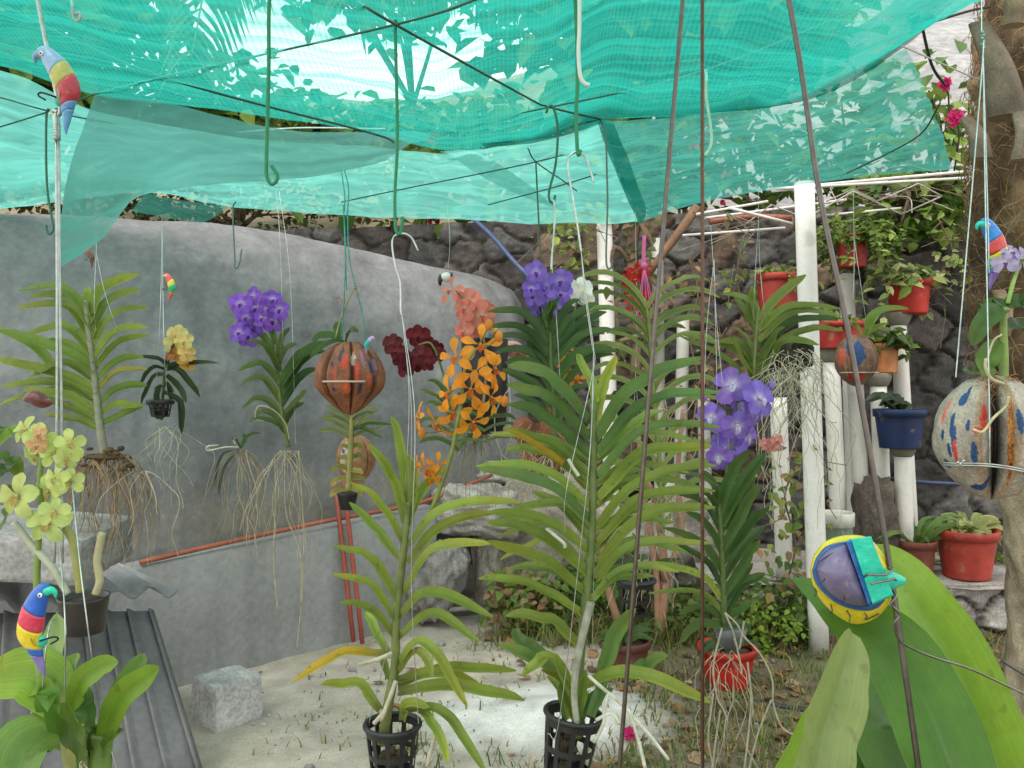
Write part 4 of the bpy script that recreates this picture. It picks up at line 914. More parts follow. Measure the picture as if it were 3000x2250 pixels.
def stem(root,pts,d,r,col,name='stem',taper=.4,res=None,mat=None):
    mb=MB(col); mb.tube([P(p[0],p[1],p[2] if len(p)>2 else d) for p in pts],lambda t:r*(1-taper*t),8,res=res or 8*len(pts)); return mb.build(name,mat or M_stem,root)
def roots(root,px,py,d,n,spread,L,col=(.27,.245,.165),r=.003,wob=.25,curl=0,name='aerial_roots',bow=.45,r2=None,sy=0):
    mb=MB()
    for i in range(n):
        p=P(px+rnd(-spread*.3,spread*.3),py+rnd(-sy,sy),d+rnd(-.02,.02)); q=L*rnd(.35,1.1); o=Vector((rnd(-1,1),rnd(-.8,.5),0)); pts=[p]; k=max(6,int(q/.035)); dr=(o*bow+Vector((0,0,-.1))).normalized(); ph=rnd(0,6)
        for s in range(k):
            t=s/k; dr=dr+Vector((rnd(-1,1)*wob*1.9+.10*math.sin(ph*2+s*.7)+curl*math.sin(ph+s*.9),rnd(-1,1)*wob*.6+curl*.6*math.cos(ph+s*.8),-.42-.1*t)); dr.normalize(); p=p+dr*(q/k); pts.append(p)
        rr=r*rnd(.28,.68); mb.tube(pts,lambda t:rr*(1-.45*t),5,c_var(col,.25),res=k*2,cap=False)
    return mb.build(name,M_root,root)
def wires(root,lines,r=.0011,col=(.42,.46,.44),name='hanger_wires'):
    mb=MB(col)
    for ln in lines: mb.tube([P(*p) for p in ln],r,5,res=max(3,len(ln)*4),cap=False)
    return mb.build(name,M_wire,root)
def basket(root,px,py_top,py_bot,wpx,d,tilt=0,name='slotted_basket',col=(.018,.019,.02),cuts=None,n=33):
    h=(py_bot-py_top)/F*d; r=wpx/F*d/2; b=P(px,py_bot,d); rot=Matrix.Rotation(tilt,3,'Y'); mb=MB(col); zs=[0,.10,.20,.40,.50,.62,.84,.92,1.0]; vs=[];fs=[]
    for z in zs:
        rr=r*(.74+.22*z)
        for j in range(n): a=2*math.pi*j/n; vs.append(b+rot@Vector((rr*math.cos(a),rr*math.sin(a),z*h)))
    for i in range(len(zs)-1):
        for j in range(n):
            if i in (1,2,4,5) and j%3!=0: continue
            a=i*n+j; q=i*n+(j+1)%n; fs.append((a,q,q+n,a+n))
    mb.add(vs,fs); mb.add(vs[:n],[tuple(range(n-1,-1,-1))])
    o=mb.build(name,M_black,root,smooth=False,solid=.003)
    mb=MB(col); ring=[b+rot@Vector((r*.98*math.cos(2*math.pi*j/36),r*.98*math.sin(2*math.pi*j/36),h)) for j in range(37)]; mb.tube(ring,.0062/1.9*d,8,cap=False); l=mb.build('rim',M_black,root); l.parent=o; ORG[l.name]=ORG[o.name]
    mb=MB()
    for q in range(16): a=rnd(0,6.28); rr=rnd(0,r*.55); mb.ball(b+rot@Vector((rr*math.cos(a),rr*math.sin(a),h*rnd(.08,.55))),rnd(.008,.016),6,5,c_var((.06,.045,.03),.3))
    mb.build('bark_chunks',M_wood,root); return o
def vanda_auto(root,st,d,n,L,wpx,col,e0=55,e1=-15,yaw=0,jit=8,t0=.05,t1=1,fold=.42,sides=(1,-1),grow=1,var=.15,dep=.5):
    """strap leaves in two ranks along a stem given as picture points"""
    pts=cr([P(*(p if len(p)>2 else (*p,d))) for p in st],60); mb=MB()
    for i in range(n):
        f=i/(n-1); t=t0+(t1-t0)*f; b=pts[min(60,int(t*60))]
        for sg in sides:
            if random.random()<.06: continue
            h=Vector((math.cos(yaw)*sg,math.sin(yaw)*sg+rnd(-dep,dep)*.6,0)); h.normalize(); q=L/F*d*rnd(.85,1.12)*(1-.25*f*grow)
            a0=R(e0+22*f**2*grow+rnd(-jit,jit)); a1=R(e1+35*f**2*grow+rnd(-jit,jit)*1.5); p=b.copy(); ps=[p.copy()]; m=8
            for k in range(m):
                a=a0+(a1-a0)*((k+.5)/m)**1.1; p=p+(h*math.cos(a)+Vector((0,0,math.sin(a))))*(q/m); ps.append(p.copy())
            c=c_var(col,var); mb.strap(ps,wpx*.85/F*d*rnd(.85,1.1),9,fold,nrm=(h.x*-.25,-.72,.62),col=c,base=(c[0]*1.35,c[1]*1.2,c[2]*1.3),tip=(c[0]*1.5,c[1]*1.1,c[2]) if random.random()<.3 else None,roll=rnd(-.2,.2))
    mb.build('foliage',M_leaf,root)
ORANGE=(.76,.30,.028); VIO=(.235,.125,.55); VIO2=(.20,.07,.50)

def buds(root,lst,d,r,col):
    for x,y,x2,y2 in lst:
        mb=MB(col); mb.ball(P(x,y,d),(r/F*d*.8,r/F*d*.8,r/F*d*1.15),8,7); mb.tube([P(x,y,d),P((x+x2)/2,(y+y2)/2+6,d),P(x2,y2,d)],.0016,5,(.16,.20,.06),res=6); mb.build('bud',M_petal,root)
# --- left front orchid: yellow green leaves, orange flower spike
d=1.95; root=thing('hanging_orchid',P(1150,2255,d),'yellow green strap leaved orchid with an orange flower spike in a black slotted basket','orchid',OG)
stem(root,[(1120,2180),(1140,2050),(1158,1950),(1160,1830),(1172,1700),(1188,1560),(1194,1470)],d,.013,(.14,.17,.05))
leafset(root,[
(1192,1500,1180,1340,1145,1222,36,None,.02),(1186,1530,1150,1400,1084,1300,36,None,-.05),(1180,1590,1115,1480,1028,1414,34,None,-.08),(1172,1640,1110,1560,1022,1474,32,None,.06),
(1198,1520,1236,1440,1302,1366,34,None,.05),(1200,1540,1215,1400,1195,1330,30,None,.05),(1200,1600,1310,1495,1524,1470,44,YGN,-.1),(1198,1650,1300,1540,1455,1505,42,YGN,-.05),(1186,1740,1275,1610,1438,1590,42,YGN,-.12),
(1166,1760,1085,1640,976,1602,38,None,-.08),(1160,1820,1090,1722,972,1682,34,None,-.1),(1152,1862,1090,1790,1000,1764,32,None,-.06),(1142,1920,1100,1850,1072,1795,34,None,.1),
(1172,1810,1268,1735,1446,1812,42,None,-.1),(1172,1870,1268,1802,1404,1882,38,None,-.12),(1166,1950,1245,1890,1370,2074,40,YGN,-.14),(1164,1975,1228,1910,1266,1986,34,YGN,-.16),
(1132,1918,1010,1918,857,2001,38,YEL,-.1),(1164,1995,1310,1960,1512,1964,40,None,.08),(1168,2030,1320,2010,1536,2054,44,None,-.06),(1166,2010,1290,1970,1410,2010,38,YGN,.05),
(1112,2080,1050,2010,938,2006,38,None,-.05),(1186,2085,1300,2090,1424,2268,40,None,-.1),(1220,2070,1275,2130,1313,2236,34,None,-.14),(1140,1990,1118,1930,1105,1940,28,None,.05),
(1180,2110,1195,2060,1260,2075,34,YGN,-.05)],d,LG,base=(.20,.23,.07))
basket(root,1150,2122,2270,162,d)
for ln in ([(1150,1912),(1105,1932),(1050,1946)],[(1160,1995),(1140,2050),(1116,2112)],[(1275,2150),(1262,2200),(1250,2245)],[(1130,2080),(1105,2110),(1095,2120)]):
    mb=MB((.42,.40,.30)); mb.tube([P(x,y,d-.03) for x,y in ln],.0055,6,res=10); mb.build('aerial_root',M_root,root)
wires(root,[[(1177,925,d),(1186,1000,d),(1206,1220,d),(1196,1560,d),(1192,1700,d)],[(1177,925,d),(1190,1000,d),(1216,1240,d-.04),(1205,1700,d-.06),(1226,2120,d-.06)],[(1177,925,d),(1182,960,d),(1198,1240,d),(1150,1800,d),(1080,2125,d)]])
stem(root,[(1258,1512),(1292,1420),(1322,1330),(1338,1250),(1352,1170),(1362,1080),(1395,1020)],d,.0062,(.16,.20,.05),'flower_spike',.5)
for x,y,r,fc,rl in ((1408,1012,72,(.1,-1,.2),.1),(1337,1048,70,(-.5,-1,.2),-.3),(1392,1092,66,(.2,-1,.1),.5),(1448,1082,66,(.8,-.7,.1),.9),(1318,1150,62,(-.7,-.8,.1),-.5),(1436,1165,64,(.9,-.6,-.1),.6),(1378,1140,68,(.2,-1,-.2),.2),(1385,1235,66,(.5,-.9,-.5),.3),(1283,1240,62,(-.6,-.4,-.6),-.4),(1258,1372,60,(-.7,-.6,-.5),.2),(1330,1208,60,(-.2,-1,-.4),.1)):
    flower(root,x,y,d+rnd(-.04,.04),r,c_var(ORANGE,.08),'mokara',fc,(.66,.30,.05),rl,lip=(.55,.10,.01))

buds(root,[(1432,952,1400,1010),(1462,985,1415,1020),(1478,1175,1385,1190),(1236,1268,1330,1250)],d,15,(.66,.27,.04))
for x,y,r,fc in ((1285,1360,46,(-.3,-1,-.4)),(1268,1400,44,(-.6,-.8,-.6)),(1228,1365,34,(-1,-.3,-.2)),(1230,1225,50,(-1,-.3,.1))): flower(root,x,y,d+rnd(-.03,.03),r,c_var(ORANGE,.08),'mokara',fc,(.66,.30,.05),lip=(.55,.10,.01))
# --- tall middle orchid with wide blue green leaves
d=1.85; root=thing('hanging_orchid',P(1655,2255,d),'tall orchid with broad blue green leaves in a tilted black slotted basket at bottom middle','orchid',OG)
stem(root,[(1690,2160),(1692,2050),(1700,1920),(1716,1760),(1732,1600),(1738,1400),(1738,1180)],d,.0125,(.11,.15,.045))
BGc=(.12,.215,.06); MG=(.20,.275,.048)
leafset(root,[
(1718,1235,1610,1115,1490,1070,62,BGc,-.12),(1722,1290,1610,1180,1484,1128,60,BGc,-.14),(1726,1340,1610,1240,1490,1186,58,BGc,-.1),(1728,1390,1600,1300,1474,1256,42,MG,.0),(1648,1360,1570,1308,1484,1262,34,YEL,-.05),
(1728,1420,1590,1330,1480,1318,40,MG,.08),(1728,1490,1585,1385,1398,1370,52,MG,-.1),(1728,1530,1590,1425,1402,1376,58,BGc,-.2),(1722,1620,1600,1530,1428,1500,46,MG,-.06),(1718,1680,1570,1562,1424,1530,48,MG,-.12),(1712,1740,1590,1645,1428,1590,46,MG,-.14),(1704,1800,1560,1722,1402,1694,42,LG,-.1),(1694,1890,1600,1815,1482,1808,44,MG,-.1),
(1645,1968,1560,1935,1462,1888,48,BGc,-.08),(1612,1935,1540,1890,1505,1845,48,BGc,.02),(1690,2060,1610,1930,1534,1982,48,MG,-.16),(1678,2100,1640,2000,1588,1962,44,MG,-.05),(1660,2110,1640,2030,1600,1985,30,MG,.1),
(1748,1230,1765,1130,1801,1042,40,LG,.02),(1752,1285,1870,1130,2058,1046,58,BGc,-.12),(1756,1330,1900,1182,2108,1152,54,BGc,-.16),(1756,1400,1890,1262,2112,1256,46,BGc,-.1),(1754,1460,1890,1330,2084,1308,46,MG,-.06),(1756,1540,1890,1405,2100,1370,44,MG,-.1),(1754,1590,1890,1462,2094,1442,42,MG,-.05),(1752,1650,1890,1520,2094,1482,42,MG,-.12),(1748,1700,1860,1602,2090,1594,44,MG,-.1),(1752,1340,1850,1250,1940,1200,40,MG,.12),(1750,1740,1800,1700,1912,1686,30,MG,.1),
(1765,1970,1800,1880,1862,1782,58,BGc,-.05),(1835,1990,1890,1950,1954,1922,46,BGc,-.02),(1716,2010,1850,1972,2085,2064,50,MG,-.12),(1700,2110,1720,2060,1790,2020,40,BGc,.04),(1730,2100,1760,2030,1768,1960,44,BGc,.06),(1700,2130,1690,2080,1715,1960,44,MG,-.05),
(1726,1440,1640,1345,1560,1290,36,MG,.14),(1752,1480,1830,1400,1900,1352,34,MG,.14),(1722,1580,1640,1480,1560,1440,36,MG,.14),(1745,1180,1725,1110,1690,1040,38,LG,.1)],d,MG)
leafset(root,[(1737,y,1737+s*rnd(90,140),y-rnd(60,105),1737+s*rnd(230,320),y-rnd(60,115)+rnd(0,50),36,(.22,.30,.06),rnd(.05,.16)) for y in range(1360,1800,66) for s in (-1,1)],d,MG)
basket(root,1658,2090,2262,172,d,.14)
for ln in ([(1722,1978),(1770,2020),(1820,2062),(1900,2150),(1958,2225)],[(1782,2030),(1770,2085),(1768,2120),(1740,2175)],[(1745,2110),(1790,2090),(1815,2120)],[(1840,2075),(1868,2160),(1890,2250)],[(1665,1345),(1682,1375),(1695,1395)],[(1600,1548),(1650,1590),(1655,1605)]):
    mb=MB((.50,.52,.42)); mb.tube([P(x,y,d-.06) for x,y in ((1731,1764),(1715,1830),(1692,1930),(1682,2030),(1690,2120))],lambda t:.0092*(1-.25*t),8,res=20); mb.tube([P(x,y,d-.05) for x,y in ln],.0042,6,res=14); mb.build('aerial_root',M_root,root)
wires(root,[[(1703,740,d),(1722,900,d),(1739,1020,d),(1738,1090,d),(1742,1500,d),(1735,1900,d)],[(1703,740,d),(1716,880,d),(1735,1015,d),(1738,1085,d),(1660,1430,d-.05),(1655,1560,d-.05)],[(1738,1090,d),(1722,1400,d-.06),(1640,2100,d-.06),(1605,2150,d-.05)]])

# --- big orchid at left with roots hanging bare
d=2.9; root=thing('hanging_orchid',P(300,1330,d),'wide fan of olive leaves at left on a bare clump of hanging roots','orchid',OG)
st=[(305,1330),(292,1240),(280,1130),(270,1040),(258,960),(250,880)]
stem(root,st,d,.016,(.20,.21,.15))
OL=(.19,.275,.048)
leafset(root,[(270,960,190,850,55,852,40),(272,1000,200,900,45,905,38),(266,925,200,870,85,872,36),(275,1040,195,960,60,990,38),(278,1060,190,1010,85,1010,34),(280,1090,180,1030,-10,968,44),(283,1120,190,1070,80,1110,36),(286,1150,180,1100,-20,1050,40),(286,1180,190,1130,0,1130,38),(288,1210,190,1160,70,1140,36),(290,1240,210,1200,100,1160,36),(288,1170,150,1150,-10,1190,36),(292,1260,220,1230,130,1220,34),(160,1080,90,1010,-20,965,40),
(262,950,300,860,410,803,56),(268,990,320,890,412,845,44),(272,1025,340,925,440,906,40),(276,1060,340,980,430,962,48),(280,1085,350,1010,438,985,36),(284,1120,350,1060,420,1046,38),(286,1150,340,1100,428,1080,36,(.25,.25,.04)),(290,1190,350,1140,432,1130,36),(292,1220,340,1190,420,1190,34),(294,1250,340,1230,420,1190,34),(256,930,258,880,257,842,28)],d,OL,each=False,nseg=9)
roots(root,310,1335,d,95,260,.40,(.24,.175,.10),.0036,.28,0,'root_clump',.35)
roots(root,420,1380,d,10,120,.38,(.40,.36,.27),.0034,.25,.25,'aerial_roots')
mb=MB(); 
for q in range(12): mb.ball(P(300+rnd(-70,90),1335+rnd(-25,40),d+rnd(-.05,.05)),(rnd(.010,.020),.016,rnd(.006,.010)),7,5,c_var((.08,.055,.03),.35))
mb.ball(P(310,1338,d),(.095,.035,.012),12,6,(.08,.055,.03)); mb.build('husk_core',M_fibre,root)
wires(root,[[(282,740,d),(276,900,d),(285,1000,d)],[(282,740,d),(305,850,d),(340,960,d)],[(282,620,d+.3),(282,740,d)]],.0013)

# --- small yellow orchid
d=3.1; root=thing('hanging_orchid',P(480,1230,d),'small orchid with pale yellow flowers and dark drooping leaves before the grey mound','orchid',OG)
stem(root,[(472,1230),(478,1150),(486,1060),(500,1040)],d,.007,(.07,.10,.03))
leafset(root,[(484,1070,450,1050,405,1048,24),(482,1085,450,1080,410,1128,24),(480,1100,450,1110,415,1185,24),(490,1075,530,1070,640,1062,26),(490,1085,530,1090,585,1165,24),(488,1100,530,1140,546,1180,22),(484,1120,500,1150,510,1180,22),(480,1150,525,1180,532,1270,24),(476,1130,462,1150,464,1200,22),(492,1065,500,1030,515,1010,20)],d,(.035,.065,.022),each=False,nseg=8)
basket(root,470,1178,1220,66,d,n=18)
for x,y,r,c in ((522,980,36,(.66,.56,.22)),(508,1005,34,(.70,.60,.25)),(540,1000,32,(.62,.54,.20)),(545,1036,30,(.66,.48,.16)),(522,1034,26,(.55,.26,.07)),(548,1064,32,(.66,.42,.10)),(500,1042,20,(.45,.17,.06))): flower(root,x,y,d+rnd(-.03,.03),r,c,'vanda',lip=(.5,.25,.05))
roots(root,490,1250,d,16,90,.42,(.46,.44,.34),.0028,.30,.42,'aerial_roots',.4)
wires(root,[[(475,640,d+.3),(470,900,d),(455,1180,d)],[(475,640,d+.3),(480,1000,d),(492,1180,d)]],.001)

# --- violet orchid at left
d=2.9; root=thing('hanging_orchid',P(845,1320,d),'violet flowered orchid before the grey mound left of the big coconut','orchid',OG)
st=[(845,1310),(832,1240),(820,1160),(812,1080),(806,1010)]; stem(root,st,d,.009,(.09,.13,.035))
leafset(root,[(822,1130,770,1070,700,1085,30),(820,1090,780,1020,720,1000,28),(826,1180,770,1110,705,1130,28),(830,1220,770,1170,710,1195,28),(832,1240,780,1210,730,1240,26),(815,1060,780,1000,745,970,28),(812,1040,800,980,782,945,24),(824,1160,890,1060,960,1035,46,DG),(822,1130,880,1050,950,1000,44,DG),(828,1190,880,1110,940,1080,38,DG),(830,1220,880,1170,900,1140,28),(834,1250,860,1200,890,1180,26),(818,1080,840,1030,870,1010,30,DG),(816,1060,830,1000,850,960,26),(836,1270,800,1240,740,1230,26)],d,(.085,.135,.028),each=False,nseg=9)
stem(root,[(816,1080),(826,1010),(822,950),(790,900)],d,.0045,(.05,.09,.02),'flower_spike')
for x,y,r in ((705,890,38),(742,868,32),(752,905,40),(798,878,34),(818,906,36),(770,930,36),(745,952,40),(800,940,38),(700,975,36),(725,985,38),(722,930,34),(783,905,30)): flower(root,x,y,d+rnd(-.05,.05),r,c_var(VIO2,.15),'vanda',cc=(.55,.45,.7),lip=(.12,.02,.3))
roots(root,845,1320,d,26,90,.40,(.34,.30,.20),.0028,.22,0,'root_clump',.5)
for pts in ([(805,1330),(808,1450),(802,1640),(815,1800)],[(835,1320),(838,1500),(880,1620),(882,1780)],[(875,1320),(890,1560),(885,1740),(870,1900)],[(848,1290),(836,1240),(800,1200),(758,1190),(748,1225),(775,1235)]):
    mb=MB((.30,.275,.19)); mb.tube([P(x,y,d-.03) for x,y in pts],.0025,6,res=20); mb.build('aerial_root',M_root,root)
wires(root,[[(808,560,d+.2),(820,700,d),(830,1020,d)],[(818,560,d+.2),(850,820,d),(866,1300,d)]],.001)

# --- small root bundle
d=3.0; root=thing('hanging_orchid',P(700,1310,d),'small nearly leafless orchid with a tuft of dangling roots','orchid',OG)
leafset(root,[(710,1310,725,1280,765,1268,16,DG),(706,1312,720,1290,715,1270,14,DG),(700,1320,650,1340,625,1440,16,(.05,.07,.04)),(700,1320,660,1370,640,1450,14,(.05,.07,.04)),(705,1315,690,1290,680,1290,12)],d,DG,each=False,nseg=7)
roots(root,705,1318,d,34,70,.42,(.27,.24,.16),.0028,.2,0,'root_clump',.5)
for pts in ([(700,1310),(660,1310),(610,1320),(608,1308),(640,1304)],[(690,1300),(684,1290),(690,1285)]):
    mb=MB((.44,.41,.32)); mb.tube([P(x,y,d-.03) for x,y in pts],.003,6,res=14); mb.build('aerial_root',M_root,root)

# --- dark red orchid
d=2.75; root=thing('hanging_orchid',P(1330,1320,d),'orchid with dark wine red flowers in front of the grey mound','orchid',OG)
vanda_auto(root,[(1345,1330,d),(1325,1240,d),(1305,1170,d)],d,6,120,20,(.11,.16,.03),e0=50,e1=-25,jit=14)
stem(root,[(1318,1200),(1300,1100),(1265,1010),(1225,1010)],d,.005,(.12,.16,.04),'flower_spike')
for x,y,r in ((1152,1008,38),(1175,1045,38),(1165,1030,34),(1190,1075,36),(1225,985,40),(1240,1010,40),(1232,1040,38),(1215,1065,36),(1252,1060,32),(1275,1022,30),(1285,1040,26)): flower(root,x,y,d+rnd(-.05,.05),r,c_var((.115,.008,.016),.2),'vanda',cc=(.26,.05,.05),lip=(.05,.0,.01))
# --- salmon orchid
d=2.65; root=thing('hanging_orchid',P(1400,1240,d),'orchid with salmon pink flowers above the orange ones','orchid',OG)
stem(root,[(1415,1200),(1425,1060),(1405,950),(1370,890),(1335,850)],d,.005,(.22,.14,.08),'flower_spike')
for x,y,r,fc in ((1322,852,46,(-.6,-1,.3)),(1372,880,46,(0,-1,.2)),(1410,925,52,(.3,-1,.1)),(1362,905,40,None),(1385,955,44,None),(1362,970,40,(-.6,-.8,-.3)),(1425,910,36,None)): flower(root,x,y,d+rnd(-.04,.04),r,c_var((.62,.19,.14),.12),'mokara' if y<860 else 'vanda',fc,(.72,.42,.3),lip=(.5,.08,.05))
vanda_auto(root,[(1420,1300,d),(1418,1200,d)],d,4,110,18,(.09,.13,.03),e0=30,e1=-40,jit=14)
# --- black grow bag with beard of roots
d=2.8; root=thing('black_grow_bag',P(1420,1265,d),'tall black grow bag with a beard of fine roots behind the orange flowers','grow bag'); b=P(1420,1262,d); r=.078; mb=MB((.012,.012,.013)); mb.lathe(b,[(r*.8,0),(r*.95,.03),(r,.15),(r*1.02,.31),(r*.98,.315),(r*.95,.28)],24,close=False); mb.lathe(b,[(r*.8,0),(.001,.001)],24,close=False); mb.build('bag',M_black,root)
mb=MB((.42,.42,.42)); mb.tube([P(1487,1090,d-.01),P(1492,1180,d-.01),P(1488,1258,d-.01),P(1465,1268,d-.01)],.005,6,res=12); mb.build('pale_edge',M_plas,root)
roots(root,1395,1268,d,60,110,.30,(.20,.19,.11),.0016,.2,0,'root_beard',.3)
for pts in ([(1490,1140),(1455,1200),(1450,1260),(1470,1330),(1490,1345)],[(1500,1300),(1470,1320),(1475,1360),(1500,1370)]):
    mb=MB((.42,.40,.32)); mb.tube([P(x,y,d-.08) for x,y in pts],.0022,5,res=16); mb.build('aerial_root',M_root,root)
root=thing('driftwood',P(1500,1055,2.9),'pink painted piece of driftwood behind the orange flowers','driftwood'); mb=MB()
for i,(x,y,rr) in enumerate(((1470,1020,.035),(1500,1022,.036),(1530,1032,.03),(1545,1045,.022))): mb.ball(P(x,y,2.9),(rr*1.15,rr,rr*.8),12,8,(.55,.24,.22) if i%2 else (.42,.14,.10))
mb.build('wood',M_paint,root)

# --- violet and white orchid, top middle
d=2.45; root=thing('hanging_orchid',P(1625,1330,d),'orchid with pale violet flowers and dark leaves before the stone wall','orchid',OG)
st=[(1625,1330),(1622,1200),(1615,1080),(1612,980),(1605,900)]; stem(root,st,d,.009,(.06,.10,.03))
leafset(root,[(1608,1010,1530,925,1430,915,42),(1612,1050,1530,970,1426,962,40),(1616,1090,1540,1000,1432,985,40),(1618,1110,1550,1035,1448,1035,44),(1620,1150,1560,1070,1480,1065,40),(1606,970,1590,920,1560,880,34),(1610,960,1620,910,1640,870,30),(1614,990,1660,910,1700,880,34),(1616,1020,1680,940,1752,888,40),(1618,1040,1700,960,1778,916,38),(1620,1070,1700,990,1800,970,36),(1622,1130,1700,1040,1810,1028,44),(1624,1170,1720,1060,1800,1040,34),(1622,1200,1560,1130,1470,1080,38),(1624,1240,1680,1150,1720,1130,34),(1622,1250,1570,1190,1500,1160,34),(1612,980,1604,930,1610,880,28)],d,(.062,.125,.034),each=False,nseg=10)
stem(root,[(1604,960),(1590,900),(1600,840)],d,.005,(.09,.13,.04),'flower_spike')
for x,y,r in ((1570,798,40),(1600,842,48),(1640,822,44),(1645,862,40),(1566,862,42),(1580,898,40),(1635,905,40),(1556,845,30),(1612,880,36)): flower(root,x,y,d+rnd(-.05,.05),r,c_var((.225,.125,.56),.12),'vanda',cc=(.5,.4,.72),lip=(.1,.02,.3))
roots(root,1625,1330,d,14,90,.3,(.36,.32,.22),.0026,.24)
wires(root,[[(1624,590,2.5),(1618,780,d),(1608,1100,d)],[(1618,780,d),(1630,930,d-.03),(1640,1100,d-.03)]],.001)
d=2.6; root=thing('hanging_orchid',P(1690,1010,d),'white flowered orchid peeking out beside the middle white post','orchid',OG)
for x,y,r,fc in ((1678,852,40,(-.6,-.8,.2)),(1700,845,42,None),(1715,870,38,(.6,-.8,0)),(1690,870,36,None),(1722,878,26,None)): flower(root,x,y,d+rnd(-.03,.03),r,(.80,.79,.74),'phal',fc,(.75,.74,.6),lip=(.7,.68,.5))
stem(root,[(1690,1010),(1680,940),(1692,870)],d,.004,(.12,.16,.05),'flower_spike'); flower(root,1640,920,d,16,(.74,.70,.60),'phal')
vanda_auto(root,[(1690,1020,d),(1688,960,d)],d,3,100,22,(.05,.09,.025),e0=45,e1=0)

# --- arching yellow green orchid right of the post
d=3.0; root=thing('hanging_orchid',P(1935,1560,d),'orchid with long arching yellow green leaves beside the middle post','orchid',OG)
st=[(1940,1560,d),(1932,1350,d),(1915,1150,d),(1905,1000,d),(1895,905,d)]; stem(root,st,d,.010,(.16,.19,.06))
vanda_auto(root,st,d,15,265,25,(.20,.245,.07),e0=62,e1=-38,jit=7,t0=.02,grow=.35,dep=.35)
roots(root,1935,1450,d,22,120,.35,(.36,.30,.22),.0028,.3,0,'aerial_roots',.6)
# --- red flowers with the pink hanger
d=3.3; root=thing('hanging_orchid',P(1890,960,d),'bright red flowered orchid hanging on a pink cord','orchid',OG)
for i in range(17): flower(root,1868+rnd(-32,40),830+rnd(-55,60),d+rnd(-.06,.06),rnd(24,32),c_var((.55,.016,.02),.2),'mokara',cc=(.6,.06,.04),lip=(.5,.1,.02))
for i in range(4): flower(root,1895+rnd(-14,14),890+rnd(-20,22),d,26,c_var((.42,.012,.03),.2),'mokara')
stem(root,[(1890,960),(1880,900),(1868,800)],d,.005,(.10,.13,.04),'flower_spike'); vanda_auto(root,[(1892,1000,d),(1888,930,d)],d,3,120,20,(.10,.14,.04),e0=50,e1=-20)
mb=MB((.62,.12,.30)); mb.tube([P(1888,690,3.2),P(1886,740,3.2),P(1887,775,3.2)],.008,7,res=8); mb.ball(P(1887,778,3.2),.014,8,6)
for x in (1872,1880,1893,1904,1912): mb.tube([P(1887,780,3.2),P(x,890,3.2),P(x+rnd(-6,6),960,3.25)],.0022,5,res=6)
mb.build('pink_cord',M_cord,root)
# --- right upper orchid with root tangle
d=3.2; root=thing('hanging_orchid',P(2220,1160,d),'arching orchid growing toward the thick white post with a tangle of pale roots','orchid',OG)
st=[(2205,1180),(2208,1080),(2215,980),(2222,900)]; stem(root,st,d,.011,(.12,.16,.05))
leafset(root,[(2215,960,2180,880,2118,866,34),(2216,940,2205,880,2200,838,30),(2214,985,2170,900,2150,880,28),(2222,950,2270,880,2362,806,38),(2222,970,2310,900,2465,905,30),(2224,1000,2320,920,2462,925,32),(2224,1020,2320,950,2465,935,36,DG),(2222,1050,2340,975,2470,968,30),(2218,1070,2300,1000,2400,1012,30),(2210,1080,2170,1010,2105,1002,34),(2208,1100,2170,1060,2140,990,30),(2206,1120,2150,1030,1985,980,34),(2206,1150,2130,1060,1990,985,26),(2208,1060,2190,1000,2150,960,26),(2216,1080,2260,1000,2300,960,30),(2214,1110,2260,1060,2290,1000,28),(2210,1150,2240,1100,2280,1060,28)],d,(.15,.21,.045),each=False,nseg=9)
roots(root,2325,1060,d-.05,85,220,.26,(.42,.40,.30),.0030,.55,.2,'root_tangle',1.0,sy=40)
roots(root,2340,1150,d-.1,32,190,.62,(.36,.33,.24),.0028,.33,.15,'aerial_roots',.6,sy=60)
mb=MB(); 
for q in range(12): mb.ball(P(2310+rnd(-50,60),1045+rnd(-30,30),d+rnd(-.03,.05)),rnd(.02,.035),7,5,c_var((.05,.045,.035),.3))
mb.ball(P(2315,1045,d),(.09,.04,.03),12,6,(.05,.045,.035)); mb.build('husk_core',M_fibre,root)
wires(root,[[(2222,640,d+.5),(2214,780,d),(2205,960,d)],[(2222,640,d+.5),(2228,800,d),(2250,1000,d)],[(2222,640,d+.5),(2222,560,d+.6)]],.001)
# --- violet orchid at right
d=2.35; root=thing('hanging_orchid',P(2120,1830,d),'dark leaved orchid with big lilac flowers above the red pot','orchid',OG)
st=[(2122,1830),(2118,1700),(2112,1560),(2106,1470),(2100,1420)]; stem(root,st,d,.010,(.07,.11,.03))
DGv=(.065,.125,.030)
leafset(root,[(2106,1500,2140,1400,2192,1318,42,(.06,.125,.025)),(2112,1540,2170,1420,2240,1330,46,(.06,.125,.025)),(2112,1560,2170,1470,2212,1400,34,DGv),(2116,1610,2180,1500,2225,1420,40,DGv),(2116,1650,2180,1550,2250,1490,36,DGv),(2118,1700,2180,1600,2240,1540,36,DGv),(2120,1740,2190,1640,2225,1580,36,DGv),(2120,1770,2170,1700,2205,1650,32,DGv),(2122,1800,2170,1720,2240,1680,40,(.055,.115,.025)),(2122,1820,2180,1780,2200,1760,30,DGv),
(2106,1480,2070,1410,1970,1385,26),(2108,1520,2060,1440,1975,1430,26),(2110,1560,2060,1480,1990,1450,28),(2112,1620,2070,1540,2010,1500,30),(2114,1680,2060,1600,1940,1550,34),(2116,1720,2060,1640,1960,1590,28),(2116,1760,2040,1680,1875,1652,30,LG),(2118,1800,2050,1740,1900,1740,26,LG),(2120,1820,2060,1780,1990,1800,26),(2120,1835,2050,1830,1990,1880,34,DGv),(2124,1835,2170,1830,2200,1860,30,DGv),(2104,1470,2090,1420,2060,1380,26)],d,DGv,each=False,nseg=10)
